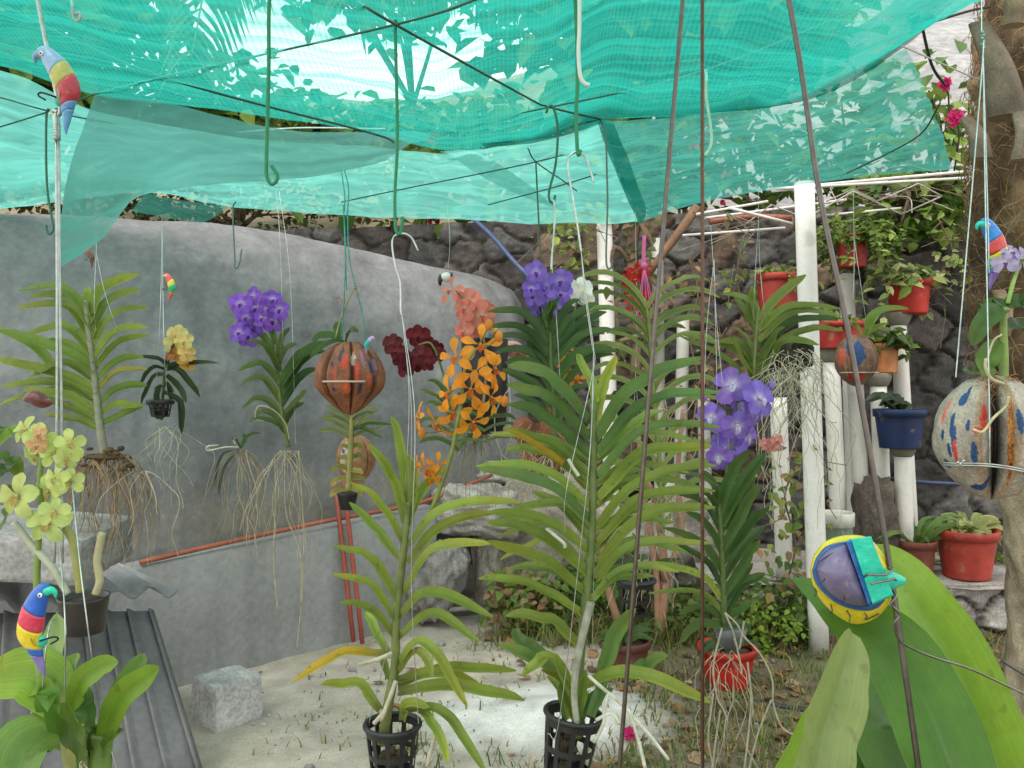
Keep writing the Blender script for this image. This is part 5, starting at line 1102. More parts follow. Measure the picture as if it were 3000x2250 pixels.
stem(root,[(2110,1520),(2130,1380),(2150,1270),(2160,1150)],d,.005,(.10,.12,.05),'flower_spike')
VL=(.235,.135,.56)
for x,y,r,fc in ((2145,1128,66,(-.2,-1,.3)),(2222,1168,62,(.5,-.9,.2)),(2205,1205,56,(.7,-.8,-.2)),(2085,1222,52,(-.6,-.9,0)),(2158,1245,58,(.1,-1,-.4)),(2130,1322,64,(-.3,-1,-.1)),(2125,1300,52,(-.5,-.8,-.2)),(2172,1190,46,(.2,-1,0)),(2105,1340,46,(-.3,-.9,-.4)),(2190,1280,40,(.5,-.8,-.4))): flower(root,x,y,d+rnd(-.05,.05),r,c_var(VL,.12),'vanda',fc,(.62,.56,.74),lip=(.55,.5,.68))
for x,y in ((2262,1305),(2240,1300),(2275,1290)): flower(root,x,y,d+.35,26,(.55,.22,.19),'phal')
for pts in ([(2124,1795),(2150,1860),(2170,1950),(2172,1975)],[(2124,1795),(2160,1830),(2175,1860),(2230,1920),(2262,1990),(2265,2060),(2290,2130),(2330,2155)],[(2115,1840),(2090,1950),(2100,2040),(2120,2080),(2130,2110)],[(2150,1870),(2165,1900),(2180,1820)],[(2090,2030),(2075,2160),(2090,2250)],[(2110,2080),(2095,2180),(2085,2260)],[(2190,1940),(2200,2060),(2180,2260)],[(2260,2050),(2220,2150),(2190,2270)]):
    mb=MB((.31,.30,.22)); mb.tube([P(x,y,d-.04) for x,y in pts],.0027,6,res=24); mb.build('aerial_root',M_root,root)
roots(root,2120,1950,d,22,120,.36,(.38,.35,.24),.0022,.3,.15,'aerial_roots',.5,sy=60)
b=P(2140,1895,d+.02); mb=MB((.10,.11,.11)); mb.lathe(b,[(.03,0),(.042,.03),(.048,.055)],16); mb.build('net_cup',M_black,root)
wires(root,[[(2082,660,d+.3),(2090,780,d),(2095,900,d),(2105,1350,d)],[(2092,760,d),(2068,1000,d),(2060,1350,d)],[(2092,760,d),(2100,950,d),(2140,1350,d)]],.001)
buds(root,[(2060,1165,2140,1200),(2262,1130,2160,1180)],d,13,(.3,.2,.55))
# --- orange orchid behind the tall one, with husk
d=2.6; root=thing('hanging_orchid',P(1600,1420,d),'orange flowered orchid on a brown husk half hidden behind the tall middle orchid','orchid',OG)
for x,y,r,fc in ((1655,1030,46,(.6,-.8,.3)),(1670,1085,44,(.3,-1,.2)),(1590,1060,40,(-.7,-.6,.2)),(1610,1200,36,None),(1635,1280,40,(.5,-.8,-.4)),(1690,1110,34,None)): flower(root,x,y,d,r,c_var(ORANGE,.1),'mokara',fc,(.66,.30,.05),lip=(.55,.10,.01))
stem(root,[(1600,1400),(1640,1250),(1660,1040)],d,.005,(.14,.17,.05),'flower_spike')
mb=MB()
for q in range(14): mb.ball(P(1580+rnd(-60,60),1330+rnd(-70,60),d+rnd(-.02,.05)),(rnd(.03,.05),.035,rnd(.03,.05)),9,7,c_var((.20,.075,.035),.3))
mb.build('husk',M_coco,root); roots(root,1580,1290,d-.05,34,170,.24,(.36,.29,.2),.0022,.5,.2,'aerial_roots',.8,sy=60)
# --- dark slotted basket in the background
d=3.4; root=thing('slotted_pot',P(1862,1800,d),'black slotted basket with pale roots hanging behind the slanting steel rod','basket'); basket(root,1862,1700,1800,110,d,n=18); wires(root,[[(1862,620,3.6),(1862,1100,d),(1820,1700,d)],[(1862,1100,d),(1904,1700,d)]],.001); roots(root,1900,1640,d,10,120,.28,(.42,.38,.28),.0035,.3,.2); leafset(root,[(1860,1700,1900,1660,1990,1640,22,DG),(1858,1700,1820,1660,1750,1700,22,DG)],d,DG,each=False)

# ------------------------------------------------------------ coconuts
def coconut(root,c,r,ribs,base,mats,marks,n=120,m=80,gap=.12,name='husk',rot=0,open_top=False,mottle=.25,gapcol=(.05,.03,.02),edge=(.40,.17,.06),gws=1,point=.10):
    mb=MB(); vs=[];fs=[];cc=[]; c=Vector(c); face=math.atan2(c.x,c.y)
    for i in range(m+1):
        th=math.pi*i/m
        for j in range(n):
            a=2*math.pi*j/n; f=((a+rot+face)/(2*math.pi)*ribs)%1; f=(f+.10*math.sin(a*2+1.3)*(ribs>4))%1; e=min(f,1-f)/gws; g=smooth(0,.09,e)*1.0; env=math.sin(th)**.6
            egg=1-point*smooth(.1,1,-math.cos(th))*math.sin(th)
            k=(1-gap*(1-g)*env)*egg
            x,y,z=math.sin(th)*math.cos(a),math.sin(th)*math.sin(a),math.cos(th); nn=fbm(x*3+c.x,y*3,z*3); n2=fbm(x*14,y*14,z*3)
            k*=1+.02*nn+.008*n2; vs.append(c+Vector((x*r[0]*k,y*r[1]*k,z*r[2]*k)))
            q=1+mottle*nn+mottle*.8*n2; col=tuple(t*q for t in base); col=tuple(gc+(x2-gc)*smooth(.01,.06,e) for gc,x2 in zip(gapcol,col))
            if .06<e<.085: col=edge
            for (ma,mz,sa,sz,mc) in marks:   # marks: angle towards camera axis (-y), height, sizes
                ang=math.atan2(x,-y)+face; wob=.35*fbm(ang*3,z*5,mz*9)
                if ((ang-ma-wob*sa)/sa)**2+((z-mz)/sz)**2<1: col=mc
            cc.append(col)
    for i in range(m):
        for j in range(n):
            a=i*n+j; b=i*n+(j+1)%n; fs.append((a,a+n,b+n,b))
    mb.add(vs,fs,cols=cc); return mb.build(name,M_coco,root)
RD=(.50,.05,.03); BL=(.02,.06,.16); NV=(.03,.03,.07)
d=2.5; root=thing('coconut_planter',P(1025,1215,d),'large reddish brown coconut planter cut into ribs with red and dark paint dabs','coconut planter','painted coconut planters')
coconut(root,P(1025,1108,d),(103/F*d,103/F*d,108/F*d),8,(.195,.072,.034),M_coco,[(-.75,.0,.06,.25,NV),(-.42,.1,.05,.18,(.42,.07,.03)),(.2,.15,.05,.25,RD),(.55,-.05,.06,.2,(.40,.08,.04)),(.8,.35,.06,.25,(.2,.12,.2)),(.1,.55,.06,.18,(.42,.36,.32)),(-.15,.42,.10,.20,RD),(-.30,.62,.06,.22,NV),(.42,.50,.07,.26,(.22,.12,.20)),(.62,.3,.05,.2,NV),(-.1,-.25,.10,.22,(.42,.07,.03)),(.3,-.3,.06,.2,NV),(-.55,.35,.05,.08,NV),(-.5,-.3,.05,.08,NV),(.05,-.15,.05,.1,NV)],gap=.20,edge=(.13,.045,.02),gapcol=(.025,.012,.008),gws=1.3,point=.24)
mb=MB((.44,.34,.26)); rr=104/F*d; mb.tube([P(1025,1118,d)+Vector((rr*math.sin(a),-rr*math.cos(a),0)) for a in np.linspace(-.62,.62,12)],.003,6); mb.build('binding',M_cord,root)
leafset(root,[(1010,1000,960,1010,910,1045,20,DG),(990,1000,960,985,915,1000,30,DG),(1015,1000,1030,970,1050,975,24,DG),(1000,1000,990,960,1005,950,26,DG)],d,DG,each=False,prof='oval')
stem(root,[(980,1000),(1000,930),(1030,860),(1045,840)],d,.003,(.22,.24,.10),'flower_spike'); flower(root,1002,880,d,14,(.55,.28,.20),'mokara'); flower(root,1045,845,d,14,(.55,.36,.26),'mokara')
wires(root,[[(1006,600,2.6),(1012,760,d),(1000,1010,d)],[(1018,600,2.6),(1024,760,d),(1062,920,d),(1072,1010,d)],[(1006,600,2.6),(1015,850,d)],[(1000,500,2.7),(1010,580,2.65),(1006,640,2.6)],[(1016,640,2.6),(1022,560,2.65),(1010,500,2.7)]],.002,(.05,.22,.18))
root=thing('coconut_planter',P(1050,1410,3.0),'smaller two tone coconut planter hanging behind the black pot','coconut planter','painted coconut planters'); d=3.0
coconut(root,P(1042,1345,d),(58/F*d,58/F*d,72/F*d),5,(.27,.14,.075),M_coco,[(-.55,.1,.28,.75,(.42,.36,.30)),(-.7,.35,.06,.12,BL),(-.5,-.2,.06,.15,RD)],n=80,m=50,rot=.9)
d=2.75; root=thing('hanging_orchid',P(1018,1490,d),'tiny orchid in a small black pot hanging before the smaller coconut','orchid',OG)
st=[(1020,1440,d),(1026,1340,d),(1030,1260,d),(1030,1220,d)]; stem(root,st,d,.012,(.22,.21,.06)); vanda_auto(root,[(1028,1290,d),(1030,1210,d)],d,5,110,18,(.20,.23,.06),e0=30,e1=-5,jit=16,dep=.9)
vanda_auto(root,[(1018,1440,d),(1026,1320,d)],d,5,60,22,(.26,.24,.06),e0=20,e1=-60,jit=20,dep=.9)
leafset(root,[(1040,1260,1080,1245,1145,1243,16,DG),(1036,1255,1070,1260,1120,1282,16,DG),(1034,1230,1060,1215,1096,1208,14,DG)],d,DG,each=False)
b=P(1018,1492,d); mb=MB((.014,.014,.014)); mb.lathe(b,[(.024,0),(.034,.05),(.036,.056),(.030,.054)],18); mb.build('pot',M_black,root)
root=thing('coconut_planter',P(2508,1140,3.6),'brown coconut planter with red and blue paint hanging before the pipe stands','coconut planter','painted coconut planters'); d=3.6
coconut(root,P(2508,1056,d),(60/F*d,60/F*d,76/F*d),4,(.17,.105,.075),M_coco,[(.1,.25,.32,.5,BL),(-.35,.5,.2,.3,BL),(-.75,.1,.25,.35,(.42,.08,.04)),(0,-.7,.55,.22,(.36,.04,.03)),(-.2,.15,.12,.18,RD)],n=90,m=60,rot=.45,mottle=.4,gapcol=(.20,.13,.10))
mb=MB((.55,.52,.48)); rr=61/F*d; mb.tube([P(2508,1092,d)+Vector((rr*math.sin(a),-rr*math.cos(a),0)) for a in np.linspace(-1.2,1.2,14)],.0028,6); mb.build('binding',M_wire,root)
leafset(root,[(2535,985,2570,920,2660,905,30,(.16,.24,.05)),(2525,985,2500,950,2515,935,24,(.28,.26,.06)),(2535,980,2560,930,2590,900,22,YGN),(2530,985,2550,970,2600,950,20)],d,LG,each=False,prof='oval'); stem(root,[(2538,990),(2545,960),(2556,930)],d,.006,(.42,.36,.26),'cane')
wires(root,[[(2500,560,3.9),(2502,800,d),(2490,990,d)],[(2502,700,3.7),(2520,820,d),(2545,990,d)]],.0014)

# --- coconut with orchid at right
d=1.6; root=thing('coconut_planter',P(2890,1460,d),'large pale coconut planter with blue and red paint strokes at the right edge','coconut planter','painted coconut planters')
coconut(root,P(2905,1282,d),(155/F*d,150/F*d,182/F*d),3,(.33,.29,.24),M_coco,
 [(-.62,.62,.13,.10,BL),(-.55,.70,.05,.14,BL),(-.70,.22,.055,.20,BL),(-.64,-.02,.05,.24,BL),(-.92,.05,.05,.09,BL),(-.38,.22,.04,.09,BL),(-.14,.42,.05,.20,RD),(-.08,.26,.11,.07,RD),(-.20,.16,.10,.05,RD),(-.28,-.22,.055,.20,BL),(-.62,-.20,.04,.20,RD),(-.74,-.18,.05,.12,BL),(-.95,-.42,.09,.09,BL),(-.30,-.80,.30,.05,BL),(-.98,.42,.05,.22,(.5,.14,.10)),(.75,-.42,.12,.15,BL),(.5,.3,.05,.2,BL)],n=320,m=220,gap=.50,gws=2.2,rot=math.pi/2-.13,mottle=.14,gapcol=(.015,.012,.010),edge=(.30,.215,.14))
mb=MB((.36,.15,.04)); A=P(2950,1130,d-.09)
for q in range(150):
    x=2968+rnd(-12,18); y=rnd(1125,1425); ps=[]
    for k in range(4):
        xx=x+rnd(-7,7); yy=min(1450,y+k*16); ps.append(P(xx,yy,d-150/F*d*.93*math.sqrt(max(.02,1-((xx-2905)/155)**2-((yy-1282)/182)**2))-rnd(0,.006)))
    mb.tube(ps,.0011,4,c_var((.36,.15,.045),.35),cap=False)
mb.build('husk_strip',M_fibre,root)
mb=MB()
for q in range(100):
    x,y=rnd(2880,2975),rnd(1105,1170); a=P(x,y,d-.03); v=Vector((rnd(-1,1),rnd(-.6,.3),rnd(-.5,.6))); mb.tube([a,a+v*.02,a+v*.035+Vector((0,0,-.008))],.0006,4,c_var((.34,.18,.08),.3),res=4,cap=False)
mb.build('loose_fibre',M_fibre,root)
mb=MB((.50,.50,.48)); ra=160/F*d
for s in (0,.004): mb.tube([P(2905,1362,d)+Vector((ra*.95*math.sin(a),-ra*.93*math.cos(a),-.012*math.sin(a*3)*.4+s+.05*(-a-.4)*.12)) for a in np.linspace(-1.5,1.3,30)],.0016,6)
for q in range(5): mb.ball(P(2812+rnd(-12,12),1358+rnd(-8,8),d-.085),.003,6,5)
mb.build('binding_wire',M_wire,root)
leafset(root,[(2948,905,2900,920,2848,1008,62,(.055,.125,.028),-.03),(2945,900,2920,890,2880,930,60,(.05,.11,.025),.03),(2950,900,2985,880,3040,890,56,(.05,.11,.025),-.02),(2955,960,2990,950,3060,975,60,(.035,.075,.018),.02),(2930,1000,2895,1040,2890,1130,64,(.11,.19,.035),-.02),(2880,1090,2850,1085,2830,1095,40,(.12,.16,.04),.04),(2905,930,2890,900,2865,900,40,(.05,.10,.025),.05)],d,DG,fold=.25,prof='broad')
stem(root,[(2940,1125),(2942,1040),(2940,950),(2945,900)],d,.009,(.20,.28,.07),'cane')
for ln,dd,r3 in ([((2942,1125),(2905,1110),(2888,1080),(2888,1050)),.10,.003],[((2955,1160),(2948,1190),(2910,1225),(2880,1265),(2850,1258)),.12,.0026],[((2890,1060),(2910,1000),(2935,980)),.05,.0018]):
    mb=MB((.45,.41,.25)); mb.tube([P(x,y,d-dd) for x,y in ln],r3,6,res=14); mb.build('aerial_root',M_root,root)
stem(root,[(2952,890),(2968,830),(2990,770),(3010,740)],d,.0045,(.22,.33,.08),'flower_spike')
for x,y,r,fc in ((2945,770,44,(-.5,-.9,.2)),(2990,760,46,(.3,-1,.1)),(2962,740,36,(0,-.9,.5))): flower(root,x,y,d,r,(.42,.34,.55),'dend',fc,(.75,.72,.72),lip=(.16,.04,.28))
wires(root,[[(2876,-190,1.7),(2876,100,1.65),(2880,160,1.62),(2840,640,d),(2800,1105,d)],[(2880,160,1.62),(2885,500,d),(2898,1180,d-.1),(2900,1365,d-.1)],[(2880,160,1.62),(2893,600,d+.02),(2898,800,d+.02)]],.0014,(.45,.52,.50))
mb=MB((.25,.40,.34)); 
for k in range(6): mb.ball(P(2878+k%2*3,95+k*9,1.64),.004,6,5)
mb.build('wire_knot',M_wire,root)

# ------------------------------------------------------------ painted birds
def parrot(px,py,L,d,label,flip=1,lean=0,cols=None,r=None,up=True):
    """carved bird, L px long; spine from crown to tail tip"""
    C=cols or {'head':(.02,.10,.42),'breast':(.55,.04,.08),'wing':(.62,.48,.02),'rump':(.02,.10,.40),'tail':(.18,.13,.34),'beak':(.02,.50,.32)}
    sc=L/F*d; root=thing('painted_bird',P(px,py+L*.5,d),label,'bird ornament','painted wooden birds'); c=P(px,py,d); ca,sa=math.cos(lean),math.sin(lean)
    def W(u,v,wz=0):
        u*=flip; x=u*ca-v*sa; z=u*sa+v*ca; return c+Vector((x*sc,wz*sc,z*sc))
    sp=[(.14,.47),(.08,.43),(.0,.30),(-.06,.14),(-.10,-.04),(-.06,-.18),(-.02,-.30),(.02,-.42),(.035,-.5)]; rd=[.03,.085,.115,.135,.125,.085,.055,.034,.010]
    q=cr([Vector((a,0,b)) for a,b in sp],48); rr=cr([Vector((x,0,0)) for x in rd],48)
    def seg(i0,i1,col,name,k=1.0,skew=0):
        rings=[]
        for i in range(i0,i1+1):
            tg=(q[min(48,i+1)]-q[max(0,i-1)]).normalized(); n=Vector((tg.z,0,-tg.x)); ring=[]
            for j in range(18):
                a=2*math.pi*j/18; p=q[i]+n*(math.cos(a)*rr[i].x*k); sk=skew*math.cos(a)*(1 if i in(i0,i1) else .999)
                p=p+tg*(-sk); ring.append(W(p.x,p.z,math.sin(a)*rr[i].x*.8*k))
            rings.append(ring)
        mb=MB(col); mb.loft(rings); return mb.build(name,M_paint,root)
    seg(0,15,C['head'],'head',1,.03); seg(15,21,C['breast'],'breast',1.004,.035); seg(21,30,C['wing'],'wing',1.008,.05); seg(30,34,C['rump'],'rump',1.0,.04); seg(34,48,C['tail'],'tail',1.0,.02)
    mb=MB(C['beak']); b=[W(.10,.43),W(.165,.435),W(.205,.405),W(.205,.355)]; mb.tube(b,lambda t:.060*sc*(1-.82*t),10,res=12); mb.build('beak',M_paint,root)
    for s in (-1,):
        e=W(.085,.405,s*.080); mb=MB((.8,.78,.7)); mb.ball(e,(.026*sc,.014*sc,.026*sc),10,8); mb.build('eye',M_paint,root); mb=MB((.01,.01,.015)); mb.ball(e+Vector((0,-.010*sc,0)),(.013*sc,.009*sc,.013*sc),8,6); mb.build('pupil',M_paint,root)
    mb=MB((.03,.03,.035)); a=W(.04,-.10,-.05); mb.tube([a,a+Vector((flip*.16*sc,-.01*sc,.05*sc)),a+Vector((flip*.2*sc,0,.02*sc)),a+Vector((flip*.12*sc,0,-.03*sc))],.011*sc,6,res=10); mb.build('perch_wire',M_wire,root)
    mb=MB((.02,.42,.30)); mb.ball(W(.035,-.12),(.055*sc,.05*sc,.07*sc),10,8); mb.build('belly',M_paint,root)
    mb=MB((.02,.02,.02))   # feather strokes on the wing
    for k in range(5):
        f=.02+.03*k; mb.tube([W(-.17+f*1.2,.02-.02*k,-.088),W(-.15+f*1.2,-.05-.018*k,-.084),W(-.12+f*1.1,-.11-.012*k,-.066)],.004*sc,4,(.30,.22,.02),res=6)
    mb.build('feather_lines',M_paint,root)
    return root
parrot(112,1848,268,.93,'blue headed painted bird with red and yellow bands before the broad leaves at lower left',1,.05)
parrot(176,262,258,1.48,'faded pale blue painted bird perched on the grey rod at upper left',-1,.22,{'head':(.24,.38,.58),'breast':(.42,.40,.10),'wing':(.45,.04,.06),'rump':(.12,.26,.48),'tail':(.10,.28,.50),'beak':(.16,.28,.45)})
parrot(2906,745,205,1.66,'bright blue headed painted bird on the wires at the palm',-1,.02,{'head':(.01,.20,.58),'breast':(.58,.06,.06),'wing':(.66,.55,.01),'rump':(.02,.12,.45),'tail':(.20,.12,.40),'beak':(.02,.52,.45)})
parrot(497,842,80,3.1,'tiny red yellow and green painted bird floating before the grey mound',-1,.05,{'head':(.58,.08,.07),'breast':(.65,.55,.06),'wing':(.03,.35,.14),'rump':(.6,.2,.05),'tail':(.55,.09,.05),'beak':(.6,.4,.1)})
parrot(262,755,64,3.2,'tiny dark brown painted bird just right of the net tip',-1,.3,{'head':(.40,.03,.02),'breast':(.10,.05,.02),'wing':(.12,.06,.03),'rump':(.1,.05,.03),'tail':(.14,.06,.03),'beak':(.4,.25,.1)})
parrot(1446,975,60,2.7,'small yellow and red painted bird beside the salmon flowers',-1,.1,{'head':(.6,.5,.05),'breast':(.7,.6,.1),'wing':(.55,.06,.04),'rump':(.5,.1,.05),'tail':(.5,.1,.05),'beak':(.5,.4,.1)})
parrot(1079,1012,58,2.44,'small lilac headed painted bird on the big coconut',1,-.3,{'head':(.42,.30,.55),'breast':(.02,.35,.30),'wing':(.05,.30,.30),'rump':(.3,.2,.4),'tail':(.3,.2,.4),'beak':(.4,.3,.5)})
root=thing('painted_bird',P(1304,835,3.0),'tiny black and white ornament on a thread above the salmon flowers','bird ornament','painted wooden birds'); mb=MB((.6,.6,.57)); mb.ball(P(1307,812,3.0),(.020,.02,.018),12,8); mb.build('body',M_paint,root); mb=MB((.012,.012,.012)); mb.ball(P(1289,820,3.0),(.008,.015,.022),10,8); mb.ball(P(1323,812,3.0),(.005,.012,.020),10,8); mb.tube([P(1289,820,3.0),P(1306,818,3.01),P(1323,812,3.0)],.006,6); mb.build('wings',M_paint,root); wires(root,[[(1310,600,3.1),(1318,700,3.0),(1312,800,3.0)]],.0008)
root=thing('seed_pod',P(120,1175,1.7),'glossy dark maroon seed pod hanging on the wire at left','seed pod'); mb=MB(); q=cr([P(70,1172,1.7),P(100,1165,1.7),P(130,1178,1.7),P(165,1180,1.7),P(205,1176,1.7)],24); mb.tube(q,lambda t:.016*max(.06,math.sin(min(1,(t+.02)*1.42)*math.pi)**.7 if t<.68 else .10*(1-t)),16,(.10,.018,.018)); mb.build('pod',M_paint,root)

# --- painted carving wired to the thick rod
d=.90; root=thing('painted_carving',P(2500,1830,d),'painted carving with a purple back, yellow rim and turquoise side wired to the slanting rod','carving')
def poly(pts,n=60):
    q=cr([Vector((x,y,0)) for x,y in pts+[pts[0]]],n); return q[:n]
OUT=[(2372,1670),(2386,1625),(2420,1585),(2478,1568),(2540,1574),(2585,1620),(2612,1690),(2612,1750),(2585,1795),(2545,1822),(2500,1828),(2455,1806),(2410,1765),(2382,1715)]
BLU=[(2378,1672),(2392,1632),(2424,1598),(2480,1586),(2530,1590),(2570,1630),(2598,1690),(2598,1745),(2578,1776),(2545,1790),(2500,1786),(2455,1770),(2415,1740),(2388,1706)]
PUR=[(2388,1668),(2402,1632),(2432,1604),(2480,1592),(2500,1620),(2520,1670),(2540,1730),(2552,1768),(2535,1780),(2500,1776),(2462,1762),(2425,1735),(2402,1705)]
def ring(pp,dd,s=1,c=(2490,1695)): return [P(c[0]+(p.x-c[0])*s,c[1]+(p.y-c[1])*s,dd) for p in pp]
o_,b_,p_=poly(OUT),poly(BLU),poly(PUR)
mb=MB((.60,.50,.02)); mb.loft([ring(o_,d+.075,.5),ring(o_,d+.05,.85),ring(o_,d+.02,.98),ring(o_,d,1.0),ring(o_,d-.012,.985),ring(b_,d-.020,1.02)]); mb.build('yellow_rim',M_paint,root)
mb=MB((.02,.09,.30)); mb.loft([ring(b_,d-.019,1.0),ring(b_,d-.028,.985),ring(p_,d-.034,1.03)]); mb.build('blue_band',M_paint,root)
mb=MB((.15,.12,.225)); pc=(2470,1690); mb.loft([ring(p_,d-.033,1.0,pc),ring(p_,d-.044,.9,pc),ring(p_,d-.055,.6,pc),ring(p_,d-.060,.25,pc)]); mb.build('purple_back',M_paint,root)
mb=MB((.03,.025,.035))
for pts in ([(2396,1650),(2425,1628),(2446,1620),(2470,1630)],[(2408,1705),(2430,1680),(2445,1645)],[(2470,1768),(2478,1740),(2500,1720),(2530,1722)],[(2478,1720),(2500,1705),(2518,1690)]): mb.tube([P(x,y,d-.056+.00007*math.hypot(x-2470,y-1690)**1.12) for x,y in pts],.0006,5,res=10)
for pts in ([(2385,1722),(2392,1735),(2386,1748)],[(2434,1770),(2438,1790),(2430,1800)],[(2480,1788),(2490,1805),(2488,1822)],[(2530,1792),(2540,1806),(2535,1816),(2575,1798)]): mb.tube([P(x,y,d-.019) for x,y in pts],.0007,5,res=10)
mb.build('dark_lines',M_paint,root)
def prism(pts,d0,d1,col,name,bev=.9):
    pp=[Vector((x,y,0)) for x,y in pts]; cx=sum(p.x for p in pp)/len(pp); cy=sum(p.y for p in pp)/len(pp); q=[]
    for i in range(len(pp)):
        a,b=pp[i],pp[(i+1)%len(pp)]
        for k in range(4): q.append(a.lerp(b,k/4))
    mb=MB(col); mb.loft([ring(q,d1,1,(cx,cy)),ring(q,d0+.004,1,(cx,cy)),ring(q,d0,bev,(cx,cy))]); return mb.build(name,M_paint,root,smooth=False)
prism([(2478,1586),(2496,1578),(2566,1760),(2545,1776)],d-.054,d,(.03,.14,.42),'blue_stripe',.93)
prism([(2492,1578),(2552,1571),(2618,1745),(2556,1772)],d-.058,d+.01,(.02,.48,.34),'turquoise_side',.95)
mb=MB((.02,.46,.33)); mb.tube([P(2590,1700,d-.03),P(2625,1700,d-.032),P(2652,1702,d-.034)],lambda t:.013*(1-.75*t),12,res=8); mb.build('snout',M_paint,root)
mb=MB((.20,.19,.18))
mb.tube([P(x,y,dd) for x,y,dd in ((2532,1690,d-.062),(2545,1682,d-.068),(2570,1685,d-.070),(2600,1682,d-.066),(2614,1668,d-.05),(2606,1662,d-.03))],.0013,6,res=24)
mb.tube([P(x,y,dd) for x,y,dd in ((2550,1712,d-.064),(2580,1704,d-.068),(2605,1700,d-.066),(2622,1696,d-.05),(2625,1706,d-.03),(2606,1720,d-.03),(2625,1745,d-.045),(2610,1770,d-.05),(2635,1800,d-.045),(2620,1830,d-.045),(2640,1880,d-.03),(2720,1920,d),(2830,1955,d),(2920,1995,d+.02),(3060,2060,d+.02))],.0013,6,res=90)
mb.build('tie_wire',M_wire,root)
for q in range(6):
    pass
mb=MB((.06,.06,.065)); mb.tube([P(2936,1935,.95),P(2960,1952,.95),P(3040,2000,.95)],.0016,6,res=8); tag(mb.build('black_wire',M_cord),'short black wire end poking in at the right edge','wire')

# ------------------------------------------------------------ big glossy leaves at lower right
d=.80; root=thing('moth_orchid',P(2680,2420,d),'moth orchid with huge glossy oval leaves at lower right','orchid')
G1=(.22,.35,.04); G2=(.085,.19,.025); G3=(.23,.29,.09)
def bigleaf(pts,w,col,nrm,fold=.30,prof='broad',dd=d,roll=0):
    mb=MB(); mb.strap([P(*p) for p in pts],w,26,fold,nrm=nrm,prof=prof,col=col,base=tuple(x*1.15 for x in col),roll=roll); mb.build('leaf',M_big,root)
bigleaf([(2330,2480,.72),(2380,2250,.74),(2440,2060,.78),(2496,1858,.82)],.080,G3,(.45,-.85,.1),.30,'oval')
bigleaf([(2880,2560,.80),(2790,2250,.86),(2660,1960,.93),(2470,1790,.98),(2325,1700,1.02)],.088,G2,(-.35,-.8,.55),.28,'lance')
bigleaf([(3180,2560,.84),(2960,2320,.90),(2810,1985,.96),(2670,1758,1.02),(2560,1612,1.08)],.088,G1,(-.5,-.75,.45),.32,'broad')
bigleaf([(2760,2500,.9),(2640,2250,.92),(2570,2120,.95),(2610,2020,1.0)],.10,G2,(.3,-.8,.5),.12)
bigleaf([(2330,2540,.85),(2470,2330,.9),(2620,2230,.95),(2760,2190,1.0)],.11,(.10,.20,.035),(.2,-.85,.5),.15)
bigleaf([(2260,2500,.82),(2310,2320,.84),(2390,2160,.88),(2420,2080,.9)],.07,G1,(.3,-.9,.2),.25,'oval')
stem(root,[(2680,2440,.84),(2690,2560,.84)],d,.015,(.12,.18,.04))

# ------------------------------------------------------------ lower left plants
d=1.15; root=thing('broad_leaved_orchid',P(240,2420,d),'fresh green broad leaved orchid at the lower left corner','orchid',OG)
FG=(.18,.30,.03)
leafset(root,[(205,2100,100,1985,-60,1985,160,FG,.02),(170,2130,60,2200,20,2420,160,(.14,.23,.05),-.12),(140,2030,150,1930,165,1800,74,(.24,.33,.12),.05),(180,2060,190,1980,225,1912,62,(.16,.25,.05),.05),(205,2080,250,1990,345,1938,76,FG,-.04),(300,2190,350,2050,418,1918,80,(.08,.17,.025),.06),(290,2200,360,2050,464,1948,84,FG,-.08),(270,2140,240,2060,245,2020,60,(.09,.18,.04),.02),(180,2200,170,2080,130,2040,110,(.09,.19,.025),-.08),(150,2060,120,2010,90,2030,60,FG,.0),(285,2250,310,2180,360,2138,34,(.10,.18,.03),-.03),(210,2260,230,2150,200,2060,90,(.07,.15,.02),-.1),(250,2250,270,2180,290,2120,60,(.06,.13,.02),0)],d,FG,fold=.3,prof='broad',nrm=(0,-.8,.6),dm=.02)
stem(root,[(215,2120),(225,2210),(240,2290),(245,2420)],d,.019,(.26,.28,.09),'cane',.0); stem(root,[(300,2150),(295,2260),(298,2420)],d,.015,(.11,.18,.04),'shoot',0)
roots(root,245,2230,d-.02,8,30,.07,(.62,.58,.48),.002,.4)
wires(root,[[(170,1790,1.25),(140,1860,d),(120,2080,d),(95,2420,d)],[(175,1600,1.3),(190,1800,d),(190,2020,d)],[(200,1300,1.4),(240,1700,d),(290,2050,d),(345,2270,d),(380,2420,d)]],.0011)
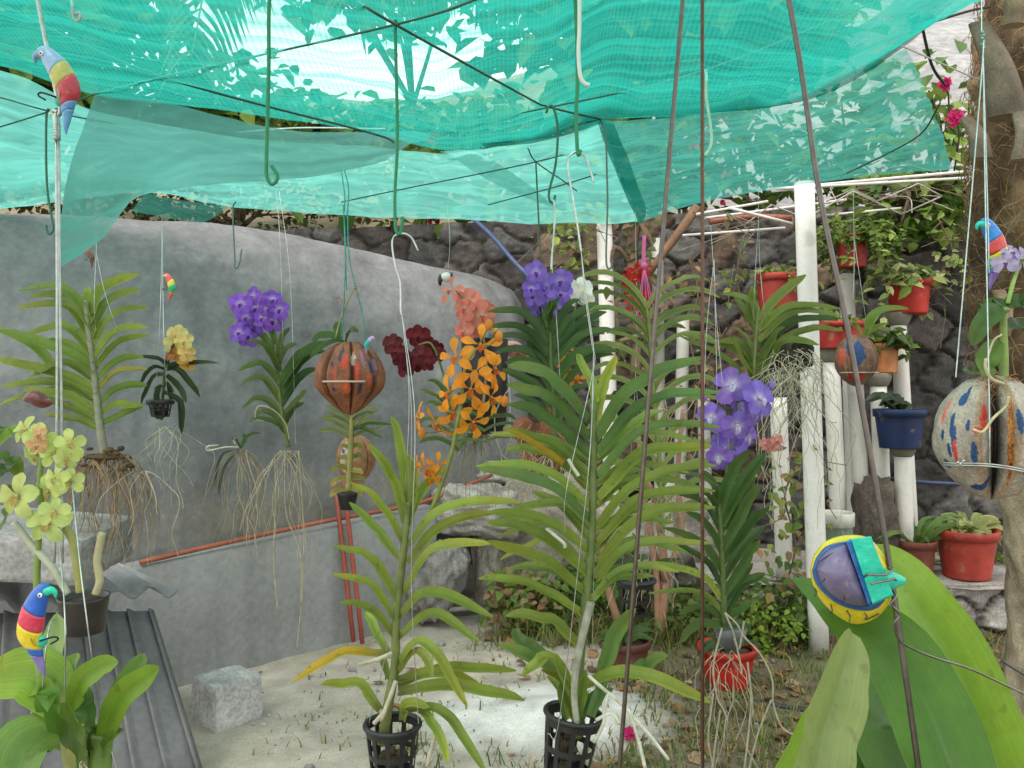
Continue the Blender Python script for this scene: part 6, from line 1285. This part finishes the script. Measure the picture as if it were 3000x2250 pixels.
d=1.35; root=thing('dendrobium_orchid',P(215,1850,d),'orchid with lime green flowers at the left edge in a dark pot','orchid',OG)
stem(root,[(108,1860),(108,1700),(112,1600),(120,1480),(118,1380),(140,1290),(135,1250)],d,.006,(.15,.22,.05),'flower_spike')
stem(root,[(280,1740),(292,1700),(285,1640),(300,1560)],d,.0065,(.34,.31,.18),'cane',0); stem(root,[(235,1735),(225,1650),(212,1580),(190,1545)],d,.007,(.24,.24,.07),'cane',0); stem(root,[(200,1740),(150,1660),(95,1600),(40,1530)],d,.006,(.34,.35,.27),'cane',0)
LM=(.52,.60,.19)
for x,y,r,fc in ((78,1262,44,(-.3,-.9,.4)),(120,1290,46,(.3,-1,0)),(110,1330,44,(-.2,-.9,-.3)),(160,1330,40,(.4,-1,.1)),(205,1300,44,(.5,-1,.1)),(195,1345,36,(.5,-.8,-.4)),(55,1455,62,(-.2,-1,.1)),(165,1400,40,(-.2,-1,.2)),(205,1410,40,(.6,-.8,0)),(145,1440,46,(-.3,-.9,-.2)),(140,1530,62,(.1,-1,.2)),(160,1500,44,(.2,-1,.2))): flower(root,x,y,d+rnd(-.05,.05),r*1.28,c_var(LM,.1),'dend',fc,(.5,.5,.18),lip=(.42,.30,.10))
for x,y in ((118,1270),(108,1305)): flower(root,x,y,d-.05,34,(.62,.36,.18),'dend')
leafset(root,[(-30,1330,20,1270,66,1248,40,FG,0),(-40,1350,20,1345,60,1400,60,(.10,.18,.03),.05),(-30,1450,-10,1380,20,1370,50,(.06,.11,.02),.05),(30,1420,30,1500,-20,1570,44,(.07,.13,.02),.02),(-40,1290,10,1250,40,1270,30,(.06,.12,.02),.05)],d,FG,fold=.25,prof='broad')
b=P(245,1850,d+.05); mb=MB((.03,.024,.022)); rr=75/F*d; mb.lathe(b,[(rr*.8,0),(rr*.95,.055),(rr,.062),(rr*.9,.06),(rr*.85,.045)],24); mb.build('pot',M_black,root)
mb=MB((.07,.05,.035)); mb.lathe(b,[(rr*.86,.05),(.001,.058)],20); mb.build('soil',M_stone,root)
